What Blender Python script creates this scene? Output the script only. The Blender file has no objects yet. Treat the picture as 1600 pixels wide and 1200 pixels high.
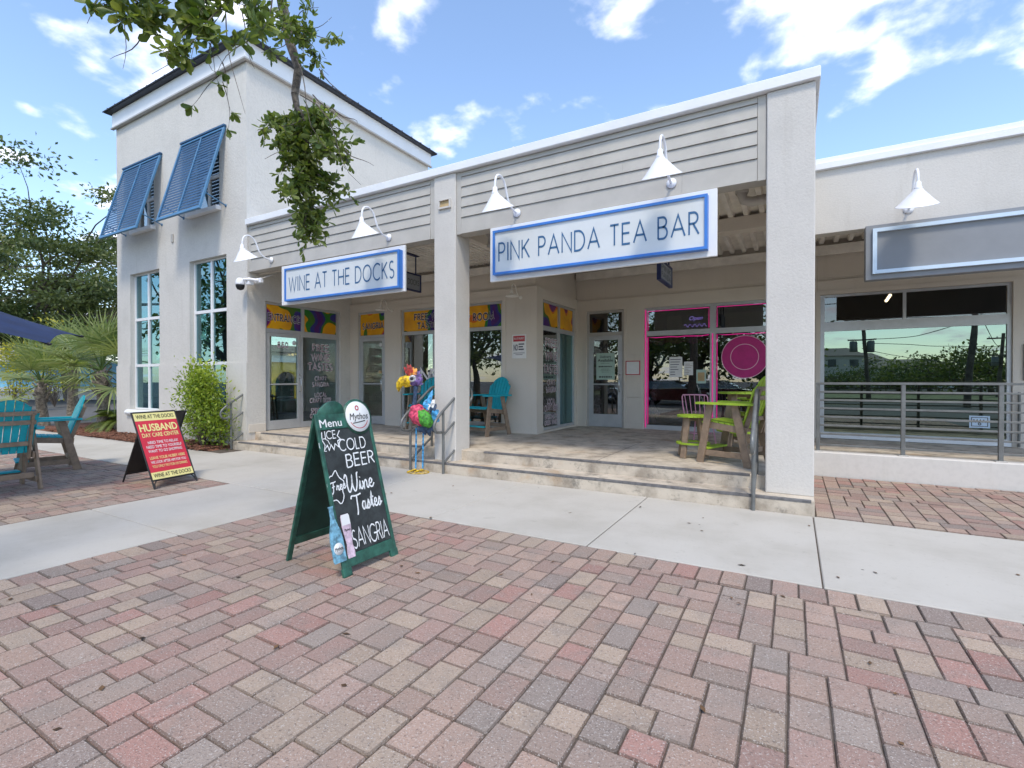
import bpy, math, random
import numpy as np
from mathutils import Vector, Matrix, noise as mnoise

scene = bpy.context.scene
col = scene.collection

# ------------------------------------------------------------------ camera
CAM_H = 1.45
YAW = math.atan2(440, 772)
cam_data = bpy.data.cameras.new('camera')
cam_data.sensor_width = 36.0
cam_data.lens = 772 / 1600 * 36.0
cam_data.clip_start = 0.05
cam_data.clip_end = 2000
cam = bpy.data.objects.new('camera', cam_data)
cam.location = (0, 0, CAM_H)
cam.rotation_euler = (math.radians(90 - 0.45), 0, YAW)
col.objects.link(cam)
scene.camera = cam

# ------------------------------------------------------------------ sky and sun
SUN_EL, SUN_AZ = 58.0, 150.0          # azimuth clockwise from +Y (behind the viewer, to the right)
world = bpy.data.worlds.new('World')
scene.world = world
world.use_nodes = True
wn, wl = world.node_tree.nodes, world.node_tree.links
wn.clear()
w_out = wn.new('ShaderNodeOutputWorld')
w_bg = wn.new('ShaderNodeBackground')
w_bg.inputs['Strength'].default_value = 0.15
sky = wn.new('ShaderNodeTexSky')
sky.sky_type = 'NISHITA'
sky.sun_disc = False
sky.sun_elevation = math.radians(SUN_EL)
sky.sun_rotation = math.radians(SUN_AZ)
sky.altitude = 0
sky.air_density = 1.0
sky.dust_density = 0.5
sky.ozone_density = 1.5
wtc = wn.new('ShaderNodeTexCoord')
# scattered fair-weather cumulus, laid out on a flat cloud deck (direction / height)
w_sep = wn.new('ShaderNodeSeparateXYZ')
wl.new(wtc.outputs['Generated'], w_sep.inputs[0])
w_add = wn.new('ShaderNodeMath'); w_add.operation = 'ADD'; w_add.inputs[1].default_value = 0.22
wl.new(w_sep.outputs['Z'], w_add.inputs[0])
w_max = wn.new('ShaderNodeMath'); w_max.operation = 'MAXIMUM'; w_max.inputs[1].default_value = 0.05
wl.new(w_add.outputs[0], w_max.inputs[0])
w_dx = wn.new('ShaderNodeMath'); w_dx.operation = 'DIVIDE'
w_dy = wn.new('ShaderNodeMath'); w_dy.operation = 'DIVIDE'
wl.new(w_sep.outputs['X'], w_dx.inputs[0]); wl.new(w_max.outputs[0], w_dx.inputs[1])
wl.new(w_sep.outputs['Y'], w_dy.inputs[0]); wl.new(w_max.outputs[0], w_dy.inputs[1])
w_cmb = wn.new('ShaderNodeCombineXYZ')
wl.new(w_dx.outputs[0], w_cmb.inputs[0]); wl.new(w_dy.outputs[0], w_cmb.inputs[1])
w_cmb.inputs[2].default_value = 5.35
w_n1 = wn.new('ShaderNodeTexNoise')
w_n1.inputs['Scale'].default_value = 4.4
w_n1.inputs['Detail'].default_value = 9
w_n1.inputs['Roughness'].default_value = 0.5
w_n1.inputs['Distortion'].default_value = 0.12
wl.new(w_cmb.outputs[0], w_n1.inputs['Vector'])
w_rmp = wn.new('ShaderNodeMapRange')
w_rmp.interpolation_type = 'SMOOTHSTEP'
w_rmp.inputs['From Min'].default_value = 0.53
w_rmp.inputs['From Max'].default_value = 0.70
wl.new(w_n1.outputs['Fac'], w_rmp.inputs['Value'])
w_n2 = wn.new('ShaderNodeTexNoise')
w_n2.inputs['Scale'].default_value = 6.0
w_n2.inputs['Detail'].default_value = 5
wl.new(w_cmb.outputs[0], w_n2.inputs['Vector'])
w_cc = wn.new('ShaderNodeMix'); w_cc.data_type = 'RGBA'
w_cc.inputs[6].default_value = (4.6, 4.8, 5.8, 1)
w_cc.inputs[7].default_value = (6.0, 6.0, 6.4, 1)
wl.new(w_n2.outputs['Fac'], w_cc.inputs[0])
w_mix = wn.new('ShaderNodeMix'); w_mix.data_type = 'RGBA'
wl.new(w_rmp.outputs[0], w_mix.inputs[0])
w_gain = wn.new('ShaderNodeMix'); w_gain.data_type = 'RGBA'; w_gain.blend_type = 'MULTIPLY'
w_gain.inputs[0].default_value = 1.0
w_gain.inputs[7].default_value = (1.0, 1.0, 1.0, 1)
wl.new(sky.outputs[0], w_gain.inputs[6])
wl.new(w_gain.outputs[2], w_mix.inputs[6])
wl.new(w_cc.outputs[2], w_mix.inputs[7])
wl.new(w_mix.outputs[2], w_bg.inputs['Color'])
wl.new(w_bg.outputs[0], w_out.inputs['Surface'])

sun_data = bpy.data.lights.new('sun', 'SUN')
sun_data.energy = 1.25
sun_data.angle = math.radians(11)
sun_data.color = (1.0, 0.905, 0.76)
sun = bpy.data.objects.new('sun', sun_data)
_e, _a = math.radians(SUN_EL), math.radians(SUN_AZ)
_to = Vector((math.sin(_a) * math.cos(_e), math.cos(_a) * math.cos(_e), math.sin(_e)))
sun.rotation_euler = _to.to_track_quat('Z', 'Y').to_euler()
sun.location = (0, 0, 30)
col.objects.link(sun)

scene.view_settings.view_transform = 'Standard'
scene.view_settings.look = 'None'
scene.view_settings.gamma = 1
scene.view_settings.use_curve_mapping = False
scene.view_settings.exposure = 1.12

# ------------------------------------------------------------------ helpers
R = random.Random(7)

def S(r, g, b):
    def f(c):
        c /= 255
        return c / 12.92 if c <= .04045 else ((c + .055) / 1.055) ** 2.4
    return (f(r), f(g), f(b), 1)

class MB:
    """collects geometry for ONE mesh"""
    def __init__(s):
        s.v, s.f, s.sm, s.c = [], [], [], []
    def add(s, vs, fs, smooth=False, color=None):
        b = len(s.v)
        s.v.extend(tuple(p) for p in vs)
        for f in fs:
            s.f.append([b + i for i in f]); s.sm.append(smooth)
            if color is not None: s.c.append(color)
        return s
    def box(s, x0, x1, y0, y1, z0, z1, color=None):
        vs = [(x0,y0,z0),(x1,y0,z0),(x1,y1,z0),(x0,y1,z0),(x0,y0,z1),(x1,y0,z1),(x1,y1,z1),(x0,y1,z1)]
        return s.add(vs, [(0,3,2,1),(4,5,6,7),(0,1,5,4),(1,2,6,5),(2,3,7,6),(3,0,4,7)], False, color)
    def cbox(s, x0, x1, y0, y1, z0, z1, b=.004, color=None):
        """box with chamfered edges"""
        b = min(b, (x1-x0)*.45, (y1-y0)*.45, (z1-z0)*.45)
        idx = {}; vs = []
        for ix, X in enumerate((x0, x1)):
            for iy, Yv in enumerate((y0, y1)):
                for iz, Zv in enumerate((z0, z1)):
                    sx, sy, sz = (b, -b)[ix], (b, -b)[iy], (b, -b)[iz]
                    for ax, p in enumerate(((X, Yv+sy, Zv+sz), (X+sx, Yv, Zv+sz), (X+sx, Yv+sy, Zv))):
                        idx[ix,iy,iz,ax] = len(vs); vs.append(p)
        g = lambda x,y,z,a: idx[x,y,z,a]
        fs = []
        fs.append([g(0,0,0,0),g(0,0,1,0),g(0,1,1,0),g(0,1,0,0)]); fs.append([g(1,0,0,0),g(1,1,0,0),g(1,1,1,0),g(1,0,1,0)])
        fs.append([g(0,0,0,1),g(1,0,0,1),g(1,0,1,1),g(0,0,1,1)]); fs.append([g(0,1,0,1),g(0,1,1,1),g(1,1,1,1),g(1,1,0,1)])
        fs.append([g(0,0,0,2),g(0,1,0,2),g(1,1,0,2),g(1,0,0,2)]); fs.append([g(0,0,1,2),g(1,0,1,2),g(1,1,1,2),g(0,1,1,2)])
        for y in (0,1):
            for z in (0,1): fs.append([g(0,y,z,1),g(1,y,z,1),g(1,y,z,2),g(0,y,z,2)])
        for x in (0,1):
            for z in (0,1): fs.append([g(x,0,z,0),g(x,1,z,0),g(x,1,z,2),g(x,0,z,2)])
            for y in (0,1): fs.append([g(x,y,0,0),g(x,y,1,0),g(x,y,1,1),g(x,y,0,1)])
        for x in (0,1):
            for y in (0,1):
                for z in (0,1): fs.append([g(x,y,z,0),g(x,y,z,1),g(x,y,z,2)])
        return s.add(vs, fs, False, color)
    def bar(s, p, q, w, t, up=(0,0,1), b=0.0):
        """rectangular bar from p to q: w across, t along 'up'"""
        p, q = Vector(p), Vector(q); d = (q-p); L = d.length; d.normalize()
        u = Vector(up); sd = d.cross(u)
        if sd.length < 1e-4: sd = d.cross(Vector((1,0,0)))
        sd.normalize(); u = sd.cross(d)
        m = MB()
        (m.cbox(-w/2, w/2, 0, L, -t/2, t/2, b) if b else m.box(-w/2, w/2, 0, L, -t/2, t/2))
        return s.add([p + sd*a + d*bb + u*c for a, bb, c in m.v], m.f)
    def tube(s, path, r, n=10, cap=True, closed=False):
        pts = [Vector(p) for p in path]
        rs = r if isinstance(r, (list, tuple)) else [r]*len(pts)
        m = len(pts); vs = []; prev = None
        for i, p in enumerate(pts):
            if closed: t = pts[(i+1) % m] - pts[i-1]
            else: t = pts[min(i+1, m-1)] - pts[max(i-1, 0)]
            if t.length < 1e-9: t = Vector((0,0,1))
            t.normalize()
            if prev is None:
                a = Vector((0,0,1)) if abs(t.z) < .9 else Vector((1,0,0))
                u = t.cross(a).normalized()
            else:
                u = prev - t*prev.dot(t)
                u = u.normalized() if u.length > 1e-6 else t.orthogonal().normalized()
            prev = u; w = t.cross(u)
            for k in range(n):
                an = 2*math.pi*k/n
                vs.append(p + (u*math.cos(an) + w*math.sin(an))*rs[i])
        fs = []
        for i in range(m if closed else m-1):
            j = (i+1) % m
            for k in range(n):
                fs.append((i*n+k, i*n+(k+1)%n, j*n+(k+1)%n, j*n+k))
        s.add(vs, fs, True)
        if cap and not closed:
            s.add([vs[k] for k in range(n)], [tuple(reversed(range(n)))])
            s.add([vs[(m-1)*n+k] for k in range(n)], [tuple(range(n))])
        return s
    def lathe(s, prof, c=(0,0,0), n=24, axis=None, smooth=True):
        """profile [(r, h)], turned about axis through c"""
        ax = Vector(axis or (0,0,1)).normalized(); u = ax.orthogonal().normalized(); w = ax.cross(u); c = Vector(c)
        vs = []
        for r, h in prof:
            for k in range(n):
                an = 2*math.pi*k/n
                vs.append(c + ax*h + (u*math.cos(an)+w*math.sin(an))*max(r, 1e-4))
        fs = [(i*n+k, i*n+(k+1)%n, (i+1)*n+(k+1)%n, (i+1)*n+k) for i in range(len(prof)-1) for k in range(n)]
        return s.add(vs, fs, smooth)
    def poly(s, pts, depth_vec):
        """extruded polygon: pts in order, thickness along depth_vec"""
        d = Vector(depth_vec); n = len(pts)
        vs = [Vector(p) for p in pts] + [Vector(p)+d for p in pts]
        fs = [tuple(range(n)), tuple(reversed(range(n, 2*n)))]
        fs += [((i+1)%n, i, n+i, n+(i+1)%n) for i in range(n)]
        return s.add(vs, fs)
    def xf(s, M):
        s.v = [tuple(M @ Vector(p)) for p in s.v]; return s

ORG = {}
def link_mesh(name, mb, mat):
    me = bpy.data.meshes.new(name)
    me.from_pydata([tuple(p) for p in mb.v], [], mb.f)
    if any(mb.sm): me.polygons.foreach_set('use_smooth', mb.sm)
    if mb.c:
        at = me.color_attributes.new('Col', 'FLOAT_COLOR', 'CORNER')
        arr = []
        for f, c in zip(mb.f, mb.c): arr.extend(list(c)*len(f))
        at.data.foreach_set('color', arr)
    me.materials.append(mat)
    me.update()
    return me

def ob(name, mb, mat, parent=None, label=None, cat=None, group=None, kind=None, origin=None, shift=True, fixn=True):
    """ONE mesh object.  Vertices are given in world space unless shift is False (then local to the parent)."""
    o_ = Vector(ORG.get(parent, (0,0,0))) if parent else Vector(origin or (0,0,0))
    if shift and o_.length > 0:
        mb.v = [(p[0]-o_.x, p[1]-o_.y, p[2]-o_.z) for p in mb.v]
    me = link_mesh(name, mb, mat)
    if fixn:
        import bmesh
        bm = bmesh.new(); bm.from_mesh(me)
        bmesh.ops.recalc_face_normals(bm, faces=bm.faces)
        bm.to_mesh(me); bm.free()
    o = bpy.data.objects.new(name, me)
    col.objects.link(o)
    if parent:
        o.parent = parent; ORG[o] = tuple(o_)
    else:
        o.location = o_; ORG[o] = tuple(o_)
    meta(o, label, cat, group, kind)
    return o

def meta(o, label=None, cat=None, group=None, kind=None):
    if label: o['label'] = label
    if cat: o['category'] = cat
    if group: o['group'] = group
    if kind: o['kind'] = kind
    return o

def thing(name, label, cat, loc=(0,0,0), rz=0.0, group=None, kind=None):
    o = bpy.data.objects.new(name, None)
    o.empty_display_size = .1
    o.location = loc; o.rotation_euler = (0,0,rz)
    col.objects.link(o); ORG[o] = tuple(loc)
    return meta(o, label, cat, group, kind)

def dup(root, loc, rz, label, group=None):
    def cp(o, par):
        c = o.copy(); col.objects.link(c)
        if par: c.parent = par
        for ch in list(o.children): cp(ch, c)
        return c
    r = cp(root, None); r.location = loc; r.rotation_euler = (0,0,rz); r['label'] = label
    if group: r['group'] = group
    return r

def wall(mb, u0, u1, v0, v1, w0, w1, holes, M):
    """slab in (u,v) with rectangular holes, thickness w0..w1; M maps (u,v,w)->xyz"""
    us = sorted({u0, u1, *[h[0] for h in holes], *[h[1] for h in holes]}); us = [a for a in us if u0 <= a <= u1]
    vz = sorted({v0, v1, *[h[2] for h in holes], *[h[3] for h in holes]}); vz = [a for a in vz if v0 <= a <= v1]
    def full(i, j):
        if i < 0 or j < 0 or i >= len(us)-1 or j >= len(vz)-1: return False
        a, b = (us[i]+us[i+1])/2, (vz[j]+vz[j+1])/2
        return not any(h[0] < a < h[1] and h[2] < b < h[3] for h in holes)
    q = lambda *p: mb.add([M(*a) for a in p], [(0,1,2,3)])
    for i in range(len(us)-1):
        for j in range(len(vz)-1):
            if not full(i, j): continue
            a, b, c, d = us[i], us[i+1], vz[j], vz[j+1]
            q((a,c,w0),(b,c,w0),(b,d,w0),(a,d,w0)); q((a,c,w1),(a,d,w1),(b,d,w1),(b,c,w1))
            if not full(i-1,j): q((a,c,w0),(a,d,w0),(a,d,w1),(a,c,w1))
            if not full(i+1,j): q((b,c,w0),(b,c,w1),(b,d,w1),(b,d,w0))
            if not full(i,j-1): q((a,c,w0),(a,c,w1),(b,c,w1),(b,c,w0))
            if not full(i,j+1): q((a,d,w0),(b,d,w0),(b,d,w1),(a,d,w1))
    return mb
XZ = lambda u, v, w: (u, w, v)      # wall along X
YZ = lambda u, v, w: (w, u, v)      # wall along Y

CF = Vector((-math.sin(YAW), math.cos(YAW), 0)); CR = Vector((math.cos(YAW), math.sin(YAW), 0))
def pixel(p):
    """where a point falls in the 1600 x 1200 picture (only used to choose which pieces show largest)"""
    v = Vector(p) - Vector((0,0,CAM_H)); z = v.dot(CF)
    if z < .05: return None
    return 800 + 772*v.dot(CR)/z, 594 - 772*v.z/z, z
# ------------------------------------------------------------------ materials
MATS = {}
def new_mat(name):
    m = bpy.data.materials.new(name); m.use_nodes = True
    nt = m.node_tree; bs = nt.nodes['Principled BSDF']
    MATS[name] = m
    return m, nt, bs
def N(nt, t, **kw):
    n = nt.nodes.new(t)
    for k, v in kw.items():
        if k in n.inputs: n.inputs[k].default_value = v
        else: setattr(n, k, v)
    return n
def noise(nt, scale, detail=4, rough=.55, co='Object', vec=None):
    if vec is None:
        tc = N(nt, 'ShaderNodeTexCoord'); vec = tc.outputs[co]
    n = N(nt, 'ShaderNodeTexNoise'); n.inputs['Scale'].default_value = scale
    n.inputs['Detail'].default_value = detail; n.inputs['Roughness'].default_value = rough
    nt.links.new(vec, n.inputs['Vector'])
    return n
def geo_pos(nt):
    return N(nt, 'ShaderNodeNewGeometry').outputs['Position']
def mixc(nt, fac, a, b, blend='MIX'):
    m = N(nt, 'ShaderNodeMix'); m.data_type = 'RGBA'; m.blend_type = blend
    for s_, v in ((0, fac), (6, a), (7, b)):
        if hasattr(v, 'is_linked') or hasattr(v, 'links'): nt.links.new(v, m.inputs[s_])
        else: m.inputs[s_].default_value = v
    return m.outputs[2]
def mrange(nt, v, a, b, c=0, d=1, smooth=True):
    m = N(nt, 'ShaderNodeMapRange')
    if smooth: m.interpolation_type = 'SMOOTHSTEP'
    for i, x in enumerate((a, b, c, d)): m.inputs[i+1].default_value = x
    nt.links.new(v, m.inputs[0]); return m.outputs[0]
def bump(nt, bs, h, dist, strength=1.0):
    b = N(nt, 'ShaderNodeBump'); b.inputs['Distance'].default_value = dist; b.inputs['Strength'].default_value = strength
    nt.links.new(h, b.inputs['Height']); nt.links.new(b.outputs[0], bs.inputs['Normal']); return b

def plain(name, c, rough=.5, metal=0.0, var=.06, vscale=6, bmp=0, bscale=60, spec=.5, coat=0):
    m, nt, bs = new_mat(name)
    bs.inputs['Roughness'].default_value = rough; bs.inputs['Metallic'].default_value = metal
    bs.inputs['Specular IOR Level'].default_value = spec; bs.inputs['Coat Weight'].default_value = coat
    p = geo_pos(nt)
    n = noise(nt, vscale, 5, .6, vec=p)
    lo = tuple(x*(1-var*1.6) for x in c[:3])+(1,); hi = tuple(min(1, x*(1+var)) for x in c[:3])+(1,)
    nt.links.new(mixc(nt, mrange(nt, n.outputs['Fac'], .3, .7), lo, hi), bs.inputs['Base Color'])
    if bmp:
        b = noise(nt, bscale, 3, .6, vec=p); bump(nt, bs, b.outputs['Fac'], bmp)
    return m

def stucco(name, c, grain=45, depth=.006, dirt=.25):
    """sprayed stucco: coarse relief, faint streaks and grime"""
    m, nt, bs = new_mat(name)
    bs.inputs['Roughness'].default_value = .9; bs.inputs['Specular IOR Level'].default_value = .25
    p = geo_pos(nt)
    n1 = noise(nt, grain, 4, .65, vec=p)
    n2 = noise(nt, 1.1, 6, .6, vec=p)
    mp = N(nt, 'ShaderNodeMapping'); mp.inputs['Scale'].default_value = (4, 4, .35)
    nt.links.new(p, mp.inputs[0]); n3 = noise(nt, 1.6, 5, .6, vec=mp.outputs[0])
    dk = tuple(x*(1-dirt) for x in c[:3])+(1,)
    a = mixc(nt, mrange(nt, n2.outputs['Fac'], .42, .85, 0, .6), c, dk)
    a = mixc(nt, mrange(nt, n3.outputs['Fac'], .55, .85, 0, .45), a, (dk[0]*.95, dk[1]*.92, dk[2]*.86, 1))
    a = mixc(nt, mrange(nt, n1.outputs['Fac'], .3, .6, .16, 0), a, (c[0]*.6, c[1]*.6, c[2]*.6, 1))
    nt.links.new(a, bs.inputs['Base Color'])
    bump(nt, bs, n1.outputs['Fac'], depth, .9)
    return m

def concrete(name, c, stain, amount=.5, scale=1.2, speck=.35, rust=None):
    m, nt, bs = new_mat(name)
    bs.inputs['Roughness'].default_value = .88; bs.inputs['Specular IOR Level'].default_value = .3
    p = geo_pos(nt)
    n1 = noise(nt, scale, 7, .62, vec=p); n2 = noise(nt, 26, 4, .7, vec=p); n3 = noise(nt, 160, 2, .6, vec=p)
    a = mixc(nt, mrange(nt, n1.outputs['Fac'], .38, .74, 0, amount), c, stain)
    a = mixc(nt, mrange(nt, n2.outputs['Fac'], .56, .8, 0, speck), a, (stain[0]*.72, stain[1]*.7, stain[2]*.66, 1))
    if rust:
        n4 = noise(nt, 2.3, 6, .6, vec=p)
        a = mixc(nt, mrange(nt, n4.outputs['Fac'], .55, .74, 0, .55), a, rust)
        n5 = noise(nt, 3.4, 7, .7, vec=p)
        a = mixc(nt, mrange(nt, n5.outputs['Fac'], .54, .70, 0, .7), a, (.13, .12, .105, 1))
    n6 = noise(nt, 4.5, 6, .7, vec=p)
    a = mixc(nt, mrange(nt, n6.outputs['Fac'], .60, .74, 0, .45), a, (stain[0]*.72, stain[1]*.70, stain[2]*.66, 1))
    # small spots (gum, leaf stains)
    vo = N(nt, 'ShaderNodeTexVoronoi'); vo.inputs['Scale'].default_value = 2.4; nt.links.new(p, vo.inputs['Vector'])
    a = mixc(nt, mrange(nt, vo.outputs['Distance'], .022, .034, .8, 0), a, (.07, .065, .06, 1))
    nt.links.new(a, bs.inputs['Base Color'])
    bump(nt, bs, n3.outputs['Fac'], .002, .7)
    return m

def glass(name, tint, refl_lo=.04, refl_hi=.9, power=5.0, rough=0.0, gcol=(1,1,1,1)):
    """tinted pane: clear transmission plus a mirror layer that grows toward grazing angles"""
    m = bpy.data.materials.new(name); m.use_nodes = True; nt = m.node_tree; nt.nodes.clear(); MATS[name] = m
    out = N(nt, 'ShaderNodeOutputMaterial'); mx = N(nt, 'ShaderNodeMixShader')
    tr = N(nt, 'ShaderNodeBsdfTransparent'); tr.inputs[0].default_value = tint
    gl = N(nt, 'ShaderNodeBsdfGlossy'); gl.inputs['Roughness'].default_value = rough; gl.inputs['Color'].default_value = gcol
    lw = N(nt, 'ShaderNodeLayerWeight'); lw.inputs['Blend'].default_value = .5
    pw = N(nt, 'ShaderNodeMath', operation='POWER'); pw.inputs[1].default_value = power*.6
    nt.links.new(lw.outputs['Facing'], pw.inputs[0])
    fac = mrange(nt, pw.outputs[0], 0, 1, refl_lo, refl_hi, False)
    nz = noise(nt, .7, 2, .5, vec=geo_pos(nt)); b = N(nt, 'ShaderNodeBump'); b.inputs['Distance'].default_value = .006; b.inputs['Strength'].default_value = .25
    nt.links.new(nz.outputs['Fac'], b.inputs['Height']); nt.links.new(b.outputs[0], gl.inputs['Normal'])
    nt.links.new(fac, mx.inputs[0]); nt.links.new(tr.outputs[0], mx.inputs[1]); nt.links.new(gl.outputs[0], mx.inputs[2])
    nt.links.new(mx.outputs[0], out.inputs[0])
    return m

def emit(name, c, k):
    m, nt, bs = new_mat(name)
    bs.inputs['Base Color'].default_value = c; bs.inputs['Emission Color'].default_value = c; bs.inputs['Emission Strength'].default_value = k
    return m

def banner(name, seed, palette):
    """flat printed film: big wavy bands of flat colour"""
    m, nt, bs = new_mat(name); bs.inputs['Roughness'].default_value = .35
    mp = N(nt, 'ShaderNodeMapping'); mp.inputs['Location'].default_value = (seed*3.1, seed*1.7, seed*2.3)
    nt.links.new(geo_pos(nt), mp.inputs[0])
    n = noise(nt, 1.5, 1.0, .4, vec=mp.outputs[0])
    cr = N(nt, 'ShaderNodeValToRGB'); cr.color_ramp.interpolation = 'CONSTANT'
    el = cr.color_ramp.elements
    while len(el) > 1: el.remove(el[-1])
    for i, (pos, c) in enumerate(palette):
        e = el[0] if i == 0 else el.new(pos)
        e.position = pos; e.color = c
    nt.links.new(n.outputs['Fac'], cr.inputs[0])
    n2 = noise(nt, 3, 2, .5, vec=mp.outputs[0])
    nt.links.new(mixc(nt, mrange(nt, n2.outputs['Fac'], .3, .8, 0, .35), cr.outputs[0], (.30, .03, .02, 1)), bs.inputs['Base Color'])
    return m

def leafmat(name, c, c2, trans=.35, rough=.45):
    m, nt, bs = new_mat(name); bs.inputs['Roughness'].default_value = rough
    at = N(nt, 'ShaderNodeAttribute'); at.attribute_name = 'Col'
    sep = N(nt, 'ShaderNodeSeparateColor'); nt.links.new(at.outputs['Color'], sep.inputs[0])
    a = mixc(nt, sep.outputs[0], c, c2)
    nt.links.new(a, bs.inputs['Base Color'])
    out = nt.nodes['Material Output']
    tl = N(nt, 'ShaderNodeBsdfTranslucent'); nt.links.new(mixc(nt, 1.0, a, (1.25, 1.3, .55, 1), 'MULTIPLY'), tl.inputs[0])
    mx = N(nt, 'ShaderNodeMixShader'); mx.inputs[0].default_value = trans
    nt.links.new(bs.outputs[0], mx.inputs[1]); nt.links.new(tl.outputs[0], mx.inputs[2]); nt.links.new(mx.outputs[0], out.inputs[0])
    return m

def paver_mat():
    m, nt, bs = new_mat('clay_paver'); bs.inputs['Roughness'].default_value = .9; bs.inputs['Specular IOR Level'].default_value = .25
    at = N(nt, 'ShaderNodeAttribute'); at.attribute_name = 'Col'
    p = geo_pos(nt)
    n1 = noise(nt, 5.5, 4, .6, vec=p); n2 = noise(nt, 120, 2, .75, vec=p); n3 = noise(nt, 75, 3, .75, vec=p); n4 = noise(nt, .55, 4, .6, vec=p)
    a = mixc(nt, mrange(nt, n1.outputs['Fac'], .45, .75, 0, .55), at.outputs['Color'], (.25, .215, .185, 1))
    a = mixc(nt, mrange(nt, n4.outputs['Fac'], .45, .75, 0, .3), a, (.36, .30, .25, 1))
    a = mixc(nt, mrange(nt, n2.outputs['Fac'], .56, .70, 0, .75), a, (.62, .57, .52, 1))
    a = mixc(nt, mrange(nt, n3.outputs['Fac'], .30, .47, .7, 0), a, (.10, .075, .065, 1))
    vo = N(nt, 'ShaderNodeTexVoronoi'); vo.inputs['Scale'].default_value = 1.15; nt.links.new(p, vo.inputs['Vector'])
    a = mixc(nt, mrange(nt, vo.outputs['Distance'], .016, .026, .9, 0), a, (.02, .02, .02, 1))
    nt.links.new(a, bs.inputs['Base Color'])
    bump(nt, bs, n2.outputs['Fac'], .006, 1.0)
    return m

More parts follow.
